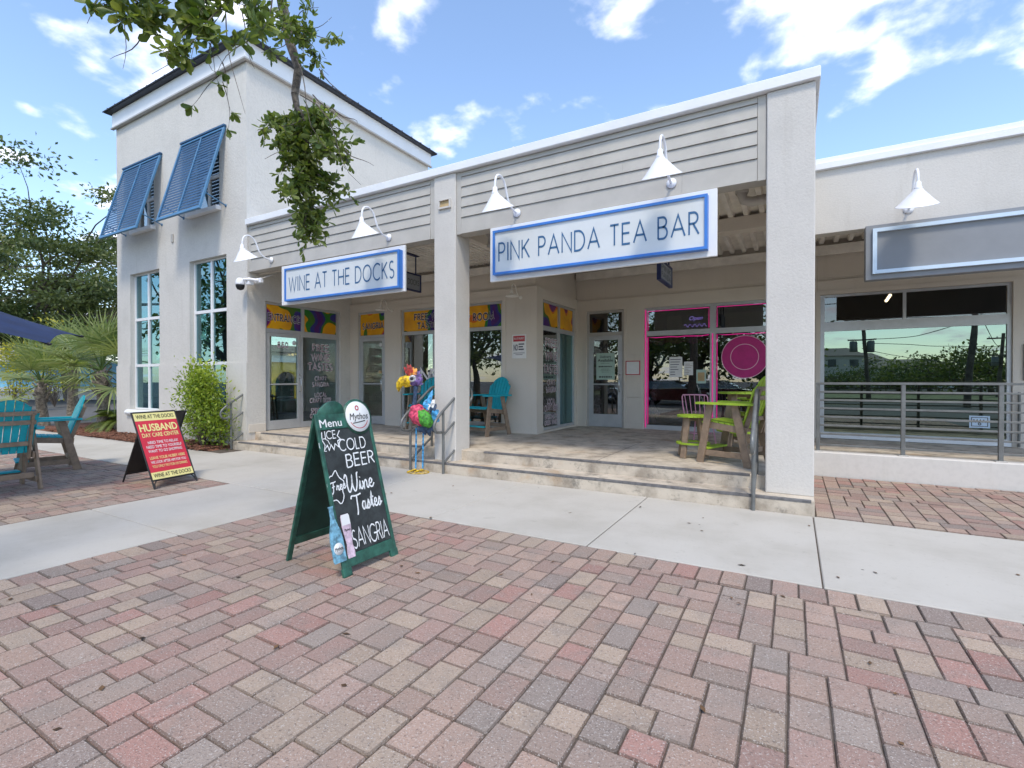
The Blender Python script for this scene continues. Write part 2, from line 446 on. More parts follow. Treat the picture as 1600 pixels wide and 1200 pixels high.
M_ = dict(
    stucco=stucco('grey_white_stucco', (.61, .58, .535, 1), 40, .004),
    smooth=stucco('smooth_painted_render', (.62, .592, .55, 1), 14, .0015, .2),
    tower=stucco('tower_stucco', (.62, .592, .545, 1), 22, .009, .22),
    porchwall=stucco('beige_porch_paint', (.65, .59, .51, 1), 60, .0012, .15),
    siding=plain('warm_grey_lap_siding', (.455, .43, .385, 1), .7, var=.05, vscale=2.2, bmp=.0008, bscale=40),
    white=plain('white_trim_paint', (.78, .785, .79, 1), .45, var=.03, vscale=2),
    whitegloss=plain('white_enamel', (.83, .83, .85, 1), .25, var=.015),
    creamenamel=plain('cream_enamel', (.80, .77, .70, 1), .35, var=.03),
    deck=plain('painted_metal_deck', (.76, .715, .64, 1), .6, var=.09, vscale=3),
    concrete=concrete('pale_sidewalk_concrete', (.50, .47, .415, 1), (.39, .36, .305, 1), .8, .8, .45),
    step=concrete('weathered_step_concrete', (.58, .51, .415, 1), (.27, .225, .175, 1), .9, 3.0, .7, (.44, .27, .14, 1)),
    nosing=plain('grey_anti_slip_strip', (.15, .145, .145, 1), .85, var=.2, vscale=14),
    asphalt=concrete('asphalt', (.13, .128, .122, 1), (.085, .083, .08, 1), .7, .5, .4),
    bed=concrete('joint_sand', (.12, .097, .078, 1), (.07, .057, .046, 1), .7, 6, .5),
    paver=paver_mat(),
    alu=plain('brushed_aluminium_frame', (.50, .51, .52, 1), .38, .35, var=.04),
    alutan=plain('putty_aluminium_frame', (.47, .45, .42, 1), .45, .15, var=.05),
    steel=plain('stainless_pull', (.6, .6, .6, 1), .25, .9, var=.02),
    rail=plain('grey_painted_rail', (.165, .17, .165, 1), .42, .25, var=.12, vscale=9, bmp=.0006, bscale=30),
    blue=plain('blue_sign_frame', (.05, .20, .60, 1), .4, var=.03),
    signwhite=plain('sign_backer_white', (.80, .80, .80, 1), .45, var=.03, vscale=3),
    signface=plain('pale_sign_face', (.66, .69, .70, 1), .4, var=.03, vscale=2),
    signletter=plain('dark_teal_letter', (.04, .13, .27, 1), .4, var=.05),
    greysign=plain('painted_over_grey_panel', (.235, .245, .26, 1), .6, var=.06, vscale=1.3),
    paleblue=plain('pale_blue_frame', (.56, .68, .80, 1), .4, var=.03),
    shutter=plain('blue_shutter_paint', (.026, .088, .185, 1), .45, var=.10, vscale=5),
    shutterlt=plain('light_blue_shutter_stile', (.062, .185, .335, 1), .42, var=.08, vscale=5),
    roof=plain('dark_metal_roof', (.045, .05, .065, 1), .45, .4, var=.1),
    teal=plain('teal_poly_lumber', (.0, .36, .43, 1), .5, var=.10, vscale=9, bmp=.0006, bscale=70),
    lime=plain('lime_poly_lumber', (.34, .50, .035, 1), .5, var=.10, vscale=9, bmp=.0006, bscale=70),
    brown=plain('weathered_wood_poly', (.26, .185, .125, 1), .6, var=.14, vscale=12, bmp=.001, bscale=60),
    pinkmetal=plain('pink_wire', (.70, .34, .48, 1), .4, var=.05),
    magenta=emit('magenta_led_strip', (.62, .012, .22, 1), .35),
    pinkfilm=plain('pink_vinyl', (.46, .012, .17, 1), .4, var=.08),
    pinkline=plain('pale_pink_vinyl', (.75, .45, .55, 1), .4, var=.02),
    darkred=plain('dark_red_curtain', (.085, .02, .022, 1), .8, var=.35, vscale=7),
    chalk=plain('chalk', (.78, .79, .78, 1), .95, var=.15, vscale=60),
    board=plain('chalkboard_slate', (.030, .036, .036, 1), .75, var=.35, vscale=8),
    green=plain('worn_green_paint', (.022, .105, .072, 1), .5, var=.30, vscale=11, bmp=.0012, bscale=40),
    greendark=plain('dark_green_back_panel', (.010, .050, .036, 1), .6, var=.2, vscale=6),
    black=plain('black_plastic', (.014, .014, .015, 1), .5, var=.1),
    red=plain('red_poster_print', (.62, .035, .065, 1), .45, var=.05, vscale=3),
    yellowp=plain('pale_yellow_print', (.80, .72, .30, 1), .45, var=.04),
    ink=plain('black_ink', (.018, .017, .017, 1), .5, var=.02),
    paper=plain('white_paper', (.74, .74, .72, 1), .7, var=.03),
    mint=plain('mint_paper', (.42, .56, .48, 1), .7, var=.04),
    wtext=plain('white_vinyl', (.80, .76, .78, 1), .5, var=.02),
    maroon=plain('maroon_vinyl', (.22, .035, .085, 1), .5, var=.03),
    navyink=plain('navy_ink', (.025, .02, .055, 1), .5, var=.02),
    signred=plain('sign_red', (.45, .04, .05, 1), .5, var=.03),
    navy=plain('navy_canvas', (.011, .026, .085, 1), .8, var=.18, vscale=3, bmp=.0008, bscale=120),
    navymetal=plain('dark_blue_metal', (.015, .025, .09, 1), .45, var=.05),
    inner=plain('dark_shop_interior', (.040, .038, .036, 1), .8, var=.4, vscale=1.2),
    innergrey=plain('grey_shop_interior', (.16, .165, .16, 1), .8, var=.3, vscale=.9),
    curtain=plain('pale_teal_blind', (.34, .50, .48, 1), .8, var=.12, vscale=2),
    pole=plain('weathered_pole_wood', (.13, .105, .085, 1), .9, var=.25, vscale=4),
    bark=plain('grey_oak_bark', (.15, .125, .10, 1), .95, var=.35, vscale=22, bmp=.004, bscale=45),
    twig=plain('twig_bark', (.13, .105, .085, 1), .9, var=.3, vscale=30),
    palmbark=plain('palm_trunk_fibre', (.24, .205, .165, 1), .95, var=.35, vscale=16, bmp=.012, bscale=18),
    mulch=plain('red_brown_mulch', (.20, .085, .050, 1), .95, var=.5, vscale=40, bmp=.02, bscale=35),
    tan=plain('tan_scupper', (.50, .36, .18, 1), .7, var=.1),
    pvc=plain('painted_conduit', (.50, .47, .43, 1), .5, var=.06),
    g_clear=glass('shop_glass_clear', (.80, .86, .84, 1), .07, .9, 4),
    g_dark=glass('shop_glass_dark', (.52, .58, .56, 1), .14, .9, 4),
    g_green=glass('green_mirror_film', (.16, .22, .18, 1), .42, .95, 4, gcol=(.48, .60, .53, 1)),
    g_smoke=glass('smoked_transom_glass', (.45, .42, .38, 1), .10, .8, 5),
    g_teal=glass('teal_tower_glass', (.42, .64, .63, 1), .30, .95, 4, gcol=(.36, .55, .60, 1)),
    bulb=emit('warm_bulb', (1, .68, .30, 1), 9),
    tube=emit('fluorescent_tube', (1, .93, .72, 1), 7),
    neon=emit('violet_neon', (.32, .18, .72, 1), .8),
    l_oak=leafmat('oak_leaf', (.065, .115, .026, 1), (.31, .36, .10, 1), .45),
    l_far=leafmat('background_tree_leaf', (.055, .092, .03, 1), (.24, .27, .10, 1)),
    l_palm=leafmat('palm_leaf', (.12, .19, .05, 1), (.50, .52, .24, 1), .3),
    l_cycad=leafmat('cycad_leaf', (.04, .085, .02, 1), (.22, .28, .05, 1), .2),
    l_shrub=leafmat('yellow_green_shrub_leaf', (.10, .19, .018, 1), (.42, .50, .06, 1), .35),
    l_yellow=leafmat('yellow_bloom', (.30, .32, .04, 1), (.60, .52, .06, 1), .3),
    l_grass=leafmat('ground_cover_leaf', (.03, .08, .02, 1), (.12, .22, .05, 1), .3),
    poolblue=plain('sky_blue_wall', (.22, .52, .70, 1), .6, var=.06, vscale=1),
    yellowwall=plain('mustard_wall', (.72, .47, .05, 1), .7, var=.06, vscale=1),
)
PAL = [(0, S(72, 30, 110)), (.33, S(40, 50, 130)), (.37, S(30, 120, 40)), (.42, S(238, 172, 20)), (.56, S(244, 186, 20)), (.60, S(232, 120, 25)), (.625, S(95, 35, 120)), (.68, S(35, 55, 140)), (.72, S(40, 130, 45))]
for i in range(6): M_['ban%d' % i] = banner('carnival_banner_%d' % i, 1.3 + i*2.17, PAL)
# ------------------------------------------------------------------ lettering
def arc(cx, cy, rx, ry, a0, a1, n=12):
    return [(cx+rx*math.cos(math.radians(a0+(a1-a0)*i/n)), cy+ry*math.sin(math.radians(a0+(a1-a0)*i/n))) for i in range(n+1)]
G = {
 'A': (.84, [[(0,0),(.42,1),(.84,0)], [(.15,.34),(.69,.34)]]),
 'B': (.58, [[(0,0),(0,1),(.28,1)]+arc(.28,.77,.24,.23,90,-90)+[(0,.54)], [(.28,.54)]+arc(.30,.27,.27,.27,90,-90)+[(0,0)]]),
 'C': (.84, [arc(.5,.5,.5,.5,48,312,22)]),
 'D': (.74, [[(0,0),(0,1),(.25,1)]+arc(.25,.5,.49,.5,90,-90,16)+[(0,0)]]),
 'E': (.52, [[(.52,1),(0,1),(0,0),(.52,0)], [(0,.52),(.48,.52)]]),
 'F': (.50, [[(.50,1),(0,1),(0,0)], [(0,.52),(.44,.52)]]),
 'G': (.92, [arc(.5,.5,.5,.5,45,350,22)+[(.98,.46),(.58,.46)]]),
 'H': (.68, [[(0,0),(0,1)], [(.68,0),(.68,1)], [(0,.52),(.68,.52)]]),
 'I': (.02, [[(.01,0),(.01,1)]]),
 'J': (.40, [[(.40,1),(.40,.25)]+arc(.2,.22,.2,.22,0,-160,8)]),
 'K': (.62, [[(0,0),(0,1)], [(.58,1),(.03,.48)], [(.16,.60),(.62,0)]]),
 'L': (.46, [[(0,1),(0,0),(.46,0)]]),
 'M': (.88, [[(0,0),(.10,1),(.44,.12),(.78,1),(.88,0)]]),
 'N': (.72, [[(0,0),(0,1),(.72,0),(.72,1)]]),
 'O': (1.0, [arc(.5,.5,.5,.5,90,450,28)]),
 'P': (.54, [[(0,0),(0,1),(.26,1)]+arc(.26,.74,.27,.26,90,-90)+[(0,.48)]]),
 'Q': (1.0, [arc(.5,.5,.5,.5,90,450,28), [(.62,.26),(.98,-.06)]]),
 'R': (.58, [[(0,0),(0,1),(.26,1)]+arc(.26,.75,.26,.25,90,-90)+[(0,.5)], [(.24,.5),(.58,0)]]),
 'S': (.52, [arc(.26,.75,.24,.25,40,270,12)+arc(.26,.25,.26,.25,90,-145,12)]),
 'T': (.60, [[(0,1),(.60,1)], [(.30,1),(.30,0)]]),
 'U': (.66, [[(0,1),(0,.32)]+arc(.33,.32,.33,.32,180,360)+[(.66,.32),(.66,1)]]),
 'V': (.76, [[(0,1),(.38,0),(.76,1)]]),
 'W': (1.12, [[(0,1),(.28,0),(.56,.95),(.84,0),(1.12,1)]]),
 'X': (.68, [[(0,1),(.68,0)], [(0,0),(.68,1)]]),
 'Y': (.66, [[(0,1),(.33,.48),(.66,1)], [(.33,.48),(.33,0)]]),
 'Z': (.62, [[(0,1),(.62,1),(0,0),(.62,0)]]),
 '&': (.70, [[(.70,0),(.2,.68)]+arc(.32,.8,.16,.2,200,-20,8)+[(.10,.34)]+arc(.28,.24,.26,.24,160,330,8)+[(.66,.42)]]),
 '0': (.60, [arc(.3,.5,.3,.5,90,450,20)]),
 '4': (.62, [[(.48,0),(.48,1),(0,.3),(.62,.3)]]),
 '5': (.54, [[(.48,1),(.10,1),(.06,.56)]+arc(.24,.32,.28,.32,110,-150,12)]),
 '8': (.56, [arc(.28,.76,.23,.24,-90,270,14), arc(.28,.27,.28,.27,90,450,14)]),
 ' ': (.26, []),
}
def ribbon(mb, pts, half, put):
    P = [Vector((p[0], p[1])) for p in pts]
    q = [P[0]]
    for p in P[1:]:
        if (p-q[-1]).length > 1e-5: q.append(p)
    P = q; n = len(P)
    if n < 2: return
    closed = (P[0]-P[-1]).length < 1e-4
    L, Rr = [], []
    for i in range(n):
        a = P[i]-P[i-1] if i > 0 else (P[i]-P[-2] if closed else None)
        b = P[i+1]-P[i] if i < n-1 else (P[1]-P[0] if closed else None)
        if a is None: a = b
        if b is None: b = a
        a, b = a.normalized(), b.normalized()
        na, nb = Vector((-a.y, a.x)), Vector((-b.y, b.x))
        m = na+nb
        if m.length < 1e-3: m = na.copy(); k = 1
        else:
            m.normalize(); k = min(1/max(m.dot(na), .2), 2.2)
        L.append(P[i]+m*half*k); Rr.append(P[i]-m*half*k)
    vs = [put(*p) for p in L] + [put(*p) for p in Rr]
    mb.add(vs, [(i, i+1, n+i+1, n+i) for i in range(n-1)])

def text_width(t, sp=.26):
    return sum(G[c][0] + sp for c in t) - sp
def plane_put(o, u, v):
    o, u, v = Vector(o), Vector(u), Vector(v)
    return lambda a, b: o + u*a + v*b
def stroke_text(mb, t, o, u, v, h, half, align='c', sp=.26, serif=0, width=None, jit=0, slant=0, rnd=None):
    """monoline capitals; o = baseline point, u/v unit axes, h cap height, half = half stroke in cap heights"""
    W = text_width(t, sp); sx = 1.0 if width is None else width/(W*h)
    x = {'c': -W/2, 'l': 0, 'r': -W}[align]
    for c in t:
        w, strokes = G[c]
        jx = jy = 0
        if jit and rnd: jy = rnd.uniform(-jit, jit)
        put = plane_put(Vector(o), Vector(u)*h*sx, Vector(v)*h)
        for st in strokes:
            pts = [(x+a+slant*b, b+jy+(rnd.uniform(-jit, jit)*.5 if jit and rnd else 0)) for a, b in st]
            ribbon(mb, pts, half, put)
            if serif:
                for (a, b) in (st[0], st[-1]):
                    if (abs(b) < .02 or abs(b-1) < .02):
                        yy = b + (half*.7 if b < .5 else -half*.7)
                        ribbon(mb, [(x+a-serif, yy), (x+a+serif, yy)], half*.7, put)
        x += w + sp
    return mb

_tc = bpy.data.curves.new('lettering_source', 'FONT')
_to_ = bpy.data.objects.new('lettering_source', _tc)
def font_text(mb, t, o, u, v, h, bold=0.0, align='CENTER', width=None, shear=0.0):
    """built-in typeface as flat mesh; h = cap height"""
    col.objects.link(_to_)
    _tc.body = t; _tc.size = 1.0; _tc.offset = 0; _tc.align_x = align; _tc.shear = shear; _tc.resolution_u = 3
    dg = bpy.context.evaluated_depsgraph_get(); dg.update()
    me = bpy.data.meshes.new_from_object(_to_.evaluated_get(dg))
    vs = [w.co.copy() for w in me.vertices]; fs = [tuple(p.vertices) for p in me.polygons]
    bpy.data.meshes.remove(me); col.objects.unlink(_to_)
    if not vs: return mb
    k = h/.70; x0 = min(w.x for w in vs); x1 = max(w.x for w in vs)
    sx = 1.0 if width is None else width/((x1-x0)*k)
    put = plane_put(o, Vector(u)*k*sx, Vector(v)*k)
    n_ = Vector(u).cross(Vector(v)).normalized()
    offs = [(0, 0)] if not bold else [(0, 0), (bold, 0), (-bold, 0), (0, bold*.7), (0, -bold*.7)]
    for i, (dx, dy) in enumerate(offs):
        mb.add([put(w.x+dx, w.y+dy)+n_*i*.00025 for w in vs], fs)
    return mb
def stroke_letters(t, o, u, v, h, half, width, sp=.26):
    """the same capitals, one mesh per letter"""
    W = text_width(t, sp); sx = width/(W*h); x = -W/2; out = []
    for c in t:
        w = G[c][0]
        if c != ' ': out.append(stroke_text(MB(), c, Vector(o)+Vector(u)*x*h*sx, u, v, h, half, 'l', sp, 0, (w if w > .1 else w)*h*sx))
        x += w+sp
    return out
UX, UY, UZ = (1,0,0), (0,1,0), (0,0,1)
# ------------------------------------------------------------------ ground, walks, paving
g = MB()
g.add([(-400,-400,-.075),(400,-400,-.075),(400,400,-.075),(-400,400,-.075)], [(0,1,2,3)])
ob('ground', g, M_['asphalt'], kind='structure', fixn=False)

PCOL = [((.345,.225,.18), 7), ((.37,.185,.15), 3), ((.31,.23,.185), 5), ((.39,.295,.215), 7), ((.275,.225,.19), 2.5), ((.315,.19,.155), 4), ((.235,.185,.16), 1), ((.38,.255,.195), 6)]
def pcolor(rnd):
    t = rnd.uniform(0, sum(w for _, w in PCOL))
    for c, w in PCOL:
        t -= w
        if t <= 0: break
    k = rnd.uniform(.88, 1.12); c = tuple(x*.72+q*.28 for x, q in zip(c, (.345, .27, .225)))
    return tuple(min(1, x*k*1.05) for x in c) + (1,)

def tiling(x0, x1, y0, y1, u, rnd):
    """skyline fill with 2x2, 2x3 and 3x2 pieces of a u grid"""
    nx, ny = int(math.ceil((x1-x0)/u))+1, int(math.ceil((y1-y0)/u))+1
    h = [0]*nx; out = []
    while True:
        lo = min(h)
        if lo >= ny: break
        i = h.index(lo); j = i
        while j < nx and h[j] == lo: j += 1
        w = j-i; a = i
        while w > 0:
            if w in (2, 3): pw = w
            elif w == 1: pw = 1
            elif w == 4: pw = 2
            else: pw = rnd.choice((2, 2, 3))
            ph = 2 if pw == 3 else rnd.choice((2, 3))
            if pw == 1: ph = 2
            out.append((a, lo, pw, ph))
            for q in range(a, a+pw): h[q] = lo+ph
            a += pw; w -= pw
    rects = []
    for a, b, pw, ph in out:
        r = (max(x0, x0+a*u), min(x1, x0+(a+pw)*u), y0+b*u, min(y1, y0+(b+ph)*u))
        if r[1]-r[0] > .03 and r[3]-r[2] > .03: rects.append(r)
    return rects

def paving(name, rects, bounds, label_parent, seed, limit=300, zbed=-.012):
    rnd = random.Random(seed)
    b = MB().box(bounds[0], bounds[1], bounds[2], bounds[3], -.07, zbed)
    root = ob(name, b, M_['bed'], kind='structure')
    items = []
    for r in rects:
        cx, cy = (r[0]+r[1])/2, (r[2]+r[3])/2
        px = pixel((cx, cy, 0)); area = 0
        if px and -20 < px[0] < 1620 and 560 < px[1] < 1215:
            area = (r[1]-r[0])*(r[3]-r[2]) * (772/px[2])**2 * (CAM_H/px[2])
        items.append((area, r))
    items.sort(key=lambda t: -t[0])
    rest = MB(); n = 0
    for area, r in items:
        gap = rnd.uniform(.0018, .0034); dz = rnd.uniform(-.004, .004); ang = rnd.gauss(0, .006)
        w, d = (r[1]-r[0])/2-gap, (r[3]-r[2])/2-gap
        if w < .01 or d < .01: continue
        tx, ty = rnd.gauss(0, .007), rnd.gauss(0, .007)
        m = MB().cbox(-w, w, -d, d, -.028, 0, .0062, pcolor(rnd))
        for q in range(6, len(m.c)): m.c[q] = tuple(a*.45+b_*.2 for a, b_ in zip(m.c[q][:3], (.12, .09, .07))) + (1,)   # chamfer faces coloured darker than the top, so the joint lines show
        cx, cy = (r[0]+r[1])/2, (r[2]+r[3])/2; ca, sa = math.cos(ang), math.sin(ang)
        m.v = [(cx+x*ca-y*sa, cy+x*sa+y*ca, z+dz+x*tx+y*ty) for x, y, z in m.v]
        if area > 60 and n < limit:
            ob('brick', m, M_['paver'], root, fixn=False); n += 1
        else:
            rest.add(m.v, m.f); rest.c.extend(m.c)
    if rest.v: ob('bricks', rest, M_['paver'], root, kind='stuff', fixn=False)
    return root

U = .0825
def with_border(x0, x1, y0, y1, seed, top=True, left=False, right=False, bottom=False, bw=.165, bl=.27):
    rnd = random.Random(seed); rects = []
    xa, xb, ya, yb = x0, x1, y0, y1
    if top: yb -= bl
    if bottom: ya += bl
    if left: xa += bl
    if right: xb -= bl
    def course(horizontal, fixed0, fixed1, a, b):
        p = a + rnd.uniform(-bw, 0)
        while p < b:
            q0, q1 = max(p, a), min(p+bw, b)
            if q1-q0 > .03: rects.append((q0, q1, fixed0, fixed1) if horizontal else (fixed0, fixed1, q0, q1))
            p += bw
    if top: course(True, yb, y1, x0, x1)
    if bottom: course(True, y0, ya, x0, x1)
    if left: course(False, x0, xa, ya, yb)
    if right: course(False, xb, x1, ya, yb)
    return rects + tiling(xa, xb, ya, yb, U, rnd)
paving('plaza_paving', with_border(-4.99, 4.6, -1.6, 4.055, 11, True, True), (-4.995, 4.6, -1.6, 4.058), None, 21)
paving('patio_paving', with_border(-14.0, -6.87, -1.6, 4.045, 12, True, False, True), (-14.0, -6.865, -1.6, 4.05), None, 22)
paving('side_paving', with_border(.215, 5.6, 6.18, 8.83, 13, False), (.205, 5.6, 6.17, 8.835), None, 23)

# concrete walks, slab by slab with tooled joints
rw = random.Random(5)
root = ob('walkway', MB().box(-20.5, 5.7, 4.07, 6.15, -.074, -.012).box(-6.845, -5.015, -3, 4.05, -.074, -.012), M_['bed'], kind='structure')
xs = [-20.4, -18.6, -16.8, -15.0, -13.3, -11.6, -9.85, -8.1, -6.4, -4.85, -3.3, -1.57, .185, 1.95, 3.75, 5.6]
for a, b in zip(xs, xs[1:]):
    y1 = 6.135 if a > -10.4 else 5.62
    ob('slab', MB().cbox(a+.005, b-.005, 4.072, y1, -.07, rw.uniform(.0, .003), .007), M_['concrete'], root, fixn=False)
ys = [-3.0, -1.1, .68, 2.47, 4.06]
for a, b in zip(ys, ys[1:]):
    ob('slab', MB().cbox(-6.855, -5.005, a+.005, b-.005, -.07, rw.uniform(.0, .003), .007), M_['concrete'], root, fixn=False)

# mulch bed in front of and left of the tower
mb_ = MB(); rm = random.Random(3)
nx, ny = 70, 14
def mz(x, y): return .035 + .03*mnoise.noise((x*2.1, y*2.1, 0)) + .015*mnoise.noise((x*9, y*9, 2))
def bed(x0, x1, y0, y1, nx, ny):
    vs = []
    for j in range(ny+1):
        for i in range(nx+1):
            x, y = x0+(x1-x0)*i/nx, y0+(y1-y0)*j/ny
            e = min(1, min(i, nx-i, j, ny-j)/2.0)
            vs.append((x, y + (.05*mnoise.noise((x*3, 1, 0)) if j == 0 else 0), -.06+(mz(x, y)+.06)*e))
    return vs, [(j*(nx+1)+i, j*(nx+1)+i+1, (j+1)*(nx+1)+i+1, (j+1)*(nx+1)+i) for j in range(ny) for i in range(nx)]
mb_.add(*bed(-20.4, -10.36, 5.60, 6.40, 110, 10), smooth=False)
mb_.add(*bed(-20.4, -16.06, 6.38, 9.5, 50, 36), smooth=False)
mul = ob('mulch_bed', mb_, M_['mulch'], kind='structure', fixn=False)
ch = MB()
for k in range(2600):
    x = rm.uniform(-18.5, -10.5); y = rm.uniform(5.56, 6.36) if x > -16.1 else rm.uniform(5.56, 7.6)
    L, w = rm.uniform(.02, .07), rm.uniform(.008, .02); a = rm.uniform(0, 6.28); t = rm.uniform(-.5, .5)
    c = Vector((x, y, mz(x, y)+.012)); d = Vector((math.cos(a), math.sin(a), t))*L; s_ = Vector((-math.sin(a), math.cos(a), 0))*w
    ch.add([c-d-s_, c+d-s_, c+d+s_, c-d+s_, c+Vector((0,0,.012))], [(0,1,4),(1,2,4),(2,3,4),(3,0,4)])
ob('bark_chips', ch, M_['mulch'], mul, kind='stuff', fixn=False)
# low ground cover creeping out under the shrub
# parking surface beyond, light kerb line
kb = MB().cbox(-60, -20.6, 5.0, 5.15, -.075, .05, .02)
ob('kerb', kb, M_['concrete'], kind='structure')

# fallen leaves and debris on the walk and the pavers
lv = MB(); rl = random.Random(44)
for k in range(46):
    for _ in range(30):
        x, y = rl.uniform(-4.6, 2.6), rl.uniform(.8, 5.9)
        p = pixel((x, y, 0))
        if p and 0 < p[0] < 1600 and p[1] < 1200: break
    L, w = rl.uniform(.012, .035), rl.uniform(.006, .014); a = rl.uniform(0, 6.28)
    c = Vector((x, y, .007)); d = Vector((math.cos(a), math.sin(a), 0))*L; s_ = Vector((-math.sin(a), math.cos(a), 0))*w
    up = Vector((0,0,rl.uniform(.0, .004)))
    lv.add([c-d, c-s_+up, c+d+up*.5, c+s_+up], [(0,1,2,3)])
ob('fallen_leaves', lv, plain('dry_leaf', (.16, .085, .035, 1), .8, var=.6, vscale=3), kind='stuff', label='small dry brown leaves scattered over the pavers and sidewalk', cat='leaves', fixn=False)
# ------------------------------------------------------------------ window helper
def storefront(parent, ax, u0, u1, v0, v1, w0, w1, panes, fmat, gmats, name='window', glass_at=.5, label=None, extra=()):
    """frame with pane openings; ax XZ (along X) or YZ (along Y)"""
    f = ob(name, wall(MB(), u0, u1, v0, v1, w0, w1, list(panes)+list(extra), ax), fmat, parent, label=label)
    gw = w0+(w1-w0)*glass_at
    for k, (a, b, c, d) in enumerate(panes):
        gm = gmats[k] if isinstance(gmats, (list, tuple)) else gmats
        m = MB(); e = .006
        p = [ax(a-e, c-e, gw-.003), ax(b+e, d+e, gw+.003)]
        m.box(min(p[0][0],p[1][0]), max(p[0][0],p[1][0]), min(p[0][1],p[1][1]), max(p[0][1],p[1][1]), min(p[0][2],p[1][2]), max(p[0][2],p[1][2]))
        ob('pane', m, gm, f)
    return f

# ------------------------------------------------------------------ tower
FY = 6.38
TW = thing('tower_building', 'two storey pale stucco tower with blue shutters and dark roof edge', 'building', (-13.1, FY, 0))
TX0, TX1, TY1, TZ = -16.0, -10.15, 12.40, 8.28
wins = [(-15.28, -13.78), (-12.40, -10.90)]
ups = [(-15.0, -14.02), (-12.3, -11.16)]
holes = [(a, b, .68, 4.24) for a, b in wins] + [(a, b, 5.34, 6.85) for a, b in ups]
ob('wall', wall(MB(), TX0, TX1, 0, TZ, FY, FY+.25, holes, XZ), M_['tower'], TW)
ob('wall', wall(MB(), FY+.25, TY1, 0, TZ, TX0, TX0+.25, [(7.2, 8.9, .7, 4.2), (9.6, 12.0, .7, 4.2)], YZ), M_['tower'], TW)
ob('wall', wall(MB(), FY+.25, TY1, 0, TZ, TX1-.25, TX1, [(6.80, 8.88, .30, 3.20)], YZ), M_['tower'], TW)
ob('wall', MB().box(TX0+.25, TX1-.25, TY1-.25, TY1, 0, TZ), M_['tower'], TW)
# smooth plinth band, 2 cm proud
ob('plinth', wall(MB(), TX0-.02, TX1+.0, 0, 1.83, FY-.022, FY-.001, [(a, b, .68, 4.24) for a, b in wins], XZ), M_['smooth'], TW)
# white fascia and dark roof edge
o_ = .07
ob('fascia_board', MB().cbox(TX0-o_, TX1+o_, FY-o_, FY, 8.27, 8.65, .006), M_['white'], TW)
ob('fascia_board', MB().cbox(TX1, TX1+o_, FY+.001, TY1+o_, 8.27, 8.65, .006), M_['white'], TW)
ob('fascia_board', MB().cbox(TX0-o_, TX0, FY+.001, TY1+o_, 8.27, 8.65, .006), M_['white'], TW)
lip = MB().box(TX0-.10, TX1+.10, FY-.10, FY-.02, 8.235, 8.268).box(TX1+.02, TX1+.10, FY-.019, TY1+.1, 8.235, 8.268)
ob('drip_moulding', lip, M_['alutan'], TW)
rf = MB(); e = .20
x0, x1, y0, y1 = TX0-e, TX1+e, FY-e, TY1+e
zc = 9.25; cx, cy = (x0+x1)/2, (y0+y1)/2
rf.add([(x0,y0,8.655),(x1,y0,8.655),(x1,y1,8.655),(x0,y1,8.655),(x0,y0,8.705),(x1,y0,8.705),(x1,y1,8.705),(x0,y1,8.705),(cx-.2,cy,zc),(cx+.2,cy,zc)],
       [(0,3,2,1),(0,1,5,4),(1,2,6,5),(2,3,7,6),(3,0,4,7),(4,5,9,8),(5,6,9),(6,7,8,9),(7,4,8)])
roof = ob('roof', rf, M_['roof'], TW)
sm = MB()
k = x0+.2
while k < x1: sm.bar((k, y0-.01, 8.712), (k+(cx-k)*.25, y0+(cy-y0)*.25, 8.712+(zc-8.73)*.25), .025, .035); k += .42
k = y0+.2
while k < y1:
    for xx, s_ in ((x1, 1), (x0, -1)): sm.bar((xx+.01*s_, k, 8.712), (xx+(cx-xx)*.25, k+(cy-k)*.25, 8.712+(zc-8.73)*.25), .025, .035)
    k += .42
ob('standing_seams', sm, M_['roof'], roof)
ob('gutter', MB().cbox(x0-.03, x1+.03, y0-.03, y0-.001, 8.66, 8.70, .01).cbox(x1+.001, x1+.03, y0, y1, 8.66, 8.70, .01), M_['roof'], roof)

# tall ground floor windows
for a, b in wins:
    c = (a+b)/2 - .02; t = .035; panes = []
    for z0, z1 in ((.72, 1.80), (1.87, 3.01), (3.08, 4.20)):
        panes += [(a+.05, c-t, z0, z1), (c+t, b-.05, z0, z1)]
    w = storefront(TW, XZ, a+.004, b-.004, .684, 4.236, FY+.10, FY+.17, panes, M_['white'], M_['g_teal'])
    ob('sill', MB().tube([(a-.12, FY-.03, .60), (b+.12, FY-.03, .60)], .075, 14), M_['white'], w)
    # blind hanging inside the left half of each window
    ob('blind', MB().box(a+.05, a+.42, FY+.35, FY+.37, .72, 4.2), M_['curtain'], w)
for a, b in ups:
    c = (a+b)/2
    w = storefront(TW, XZ, a+.004, b-.004, 5.344, 6.846, FY+.08, FY+.14, [(a+.05, c-.03, 5.39, 6.05), (c+.03, b-.05, 5.39, 6.05), (a+.05, c-.03, 6.12, 6.80), (c+.03, b-.05, 6.12, 6.80)], M_['white'], M_['g_dark'])
    ob('sill', MB().cbox(a-.08, b+.06, FY-.11, FY+.06, 5.24, 5.338, .01), M_['white'], w)
    ob('curtain', MB().tube([(a+.25, FY+.3, 5.4), (a+.2, FY+.3, 6.8)], .12, 8), M_['paper'], w)
for a, b in ((7.2, 8.9), (9.6, 12.0)):
    c = (a+b)/2
    storefront(TW, YZ, a+.004, b-.004, .704, 4.196, TX0+.1, TX0+.16, [(a+.05, c-.03, .75, 2.4), (c+.03, b-.05, .75, 2.4), (a+.05, c-.03, 2.46, 4.15), (c+.03, b-.05, 2.46, 4.15)], M_['white'], M_['g_clear'])

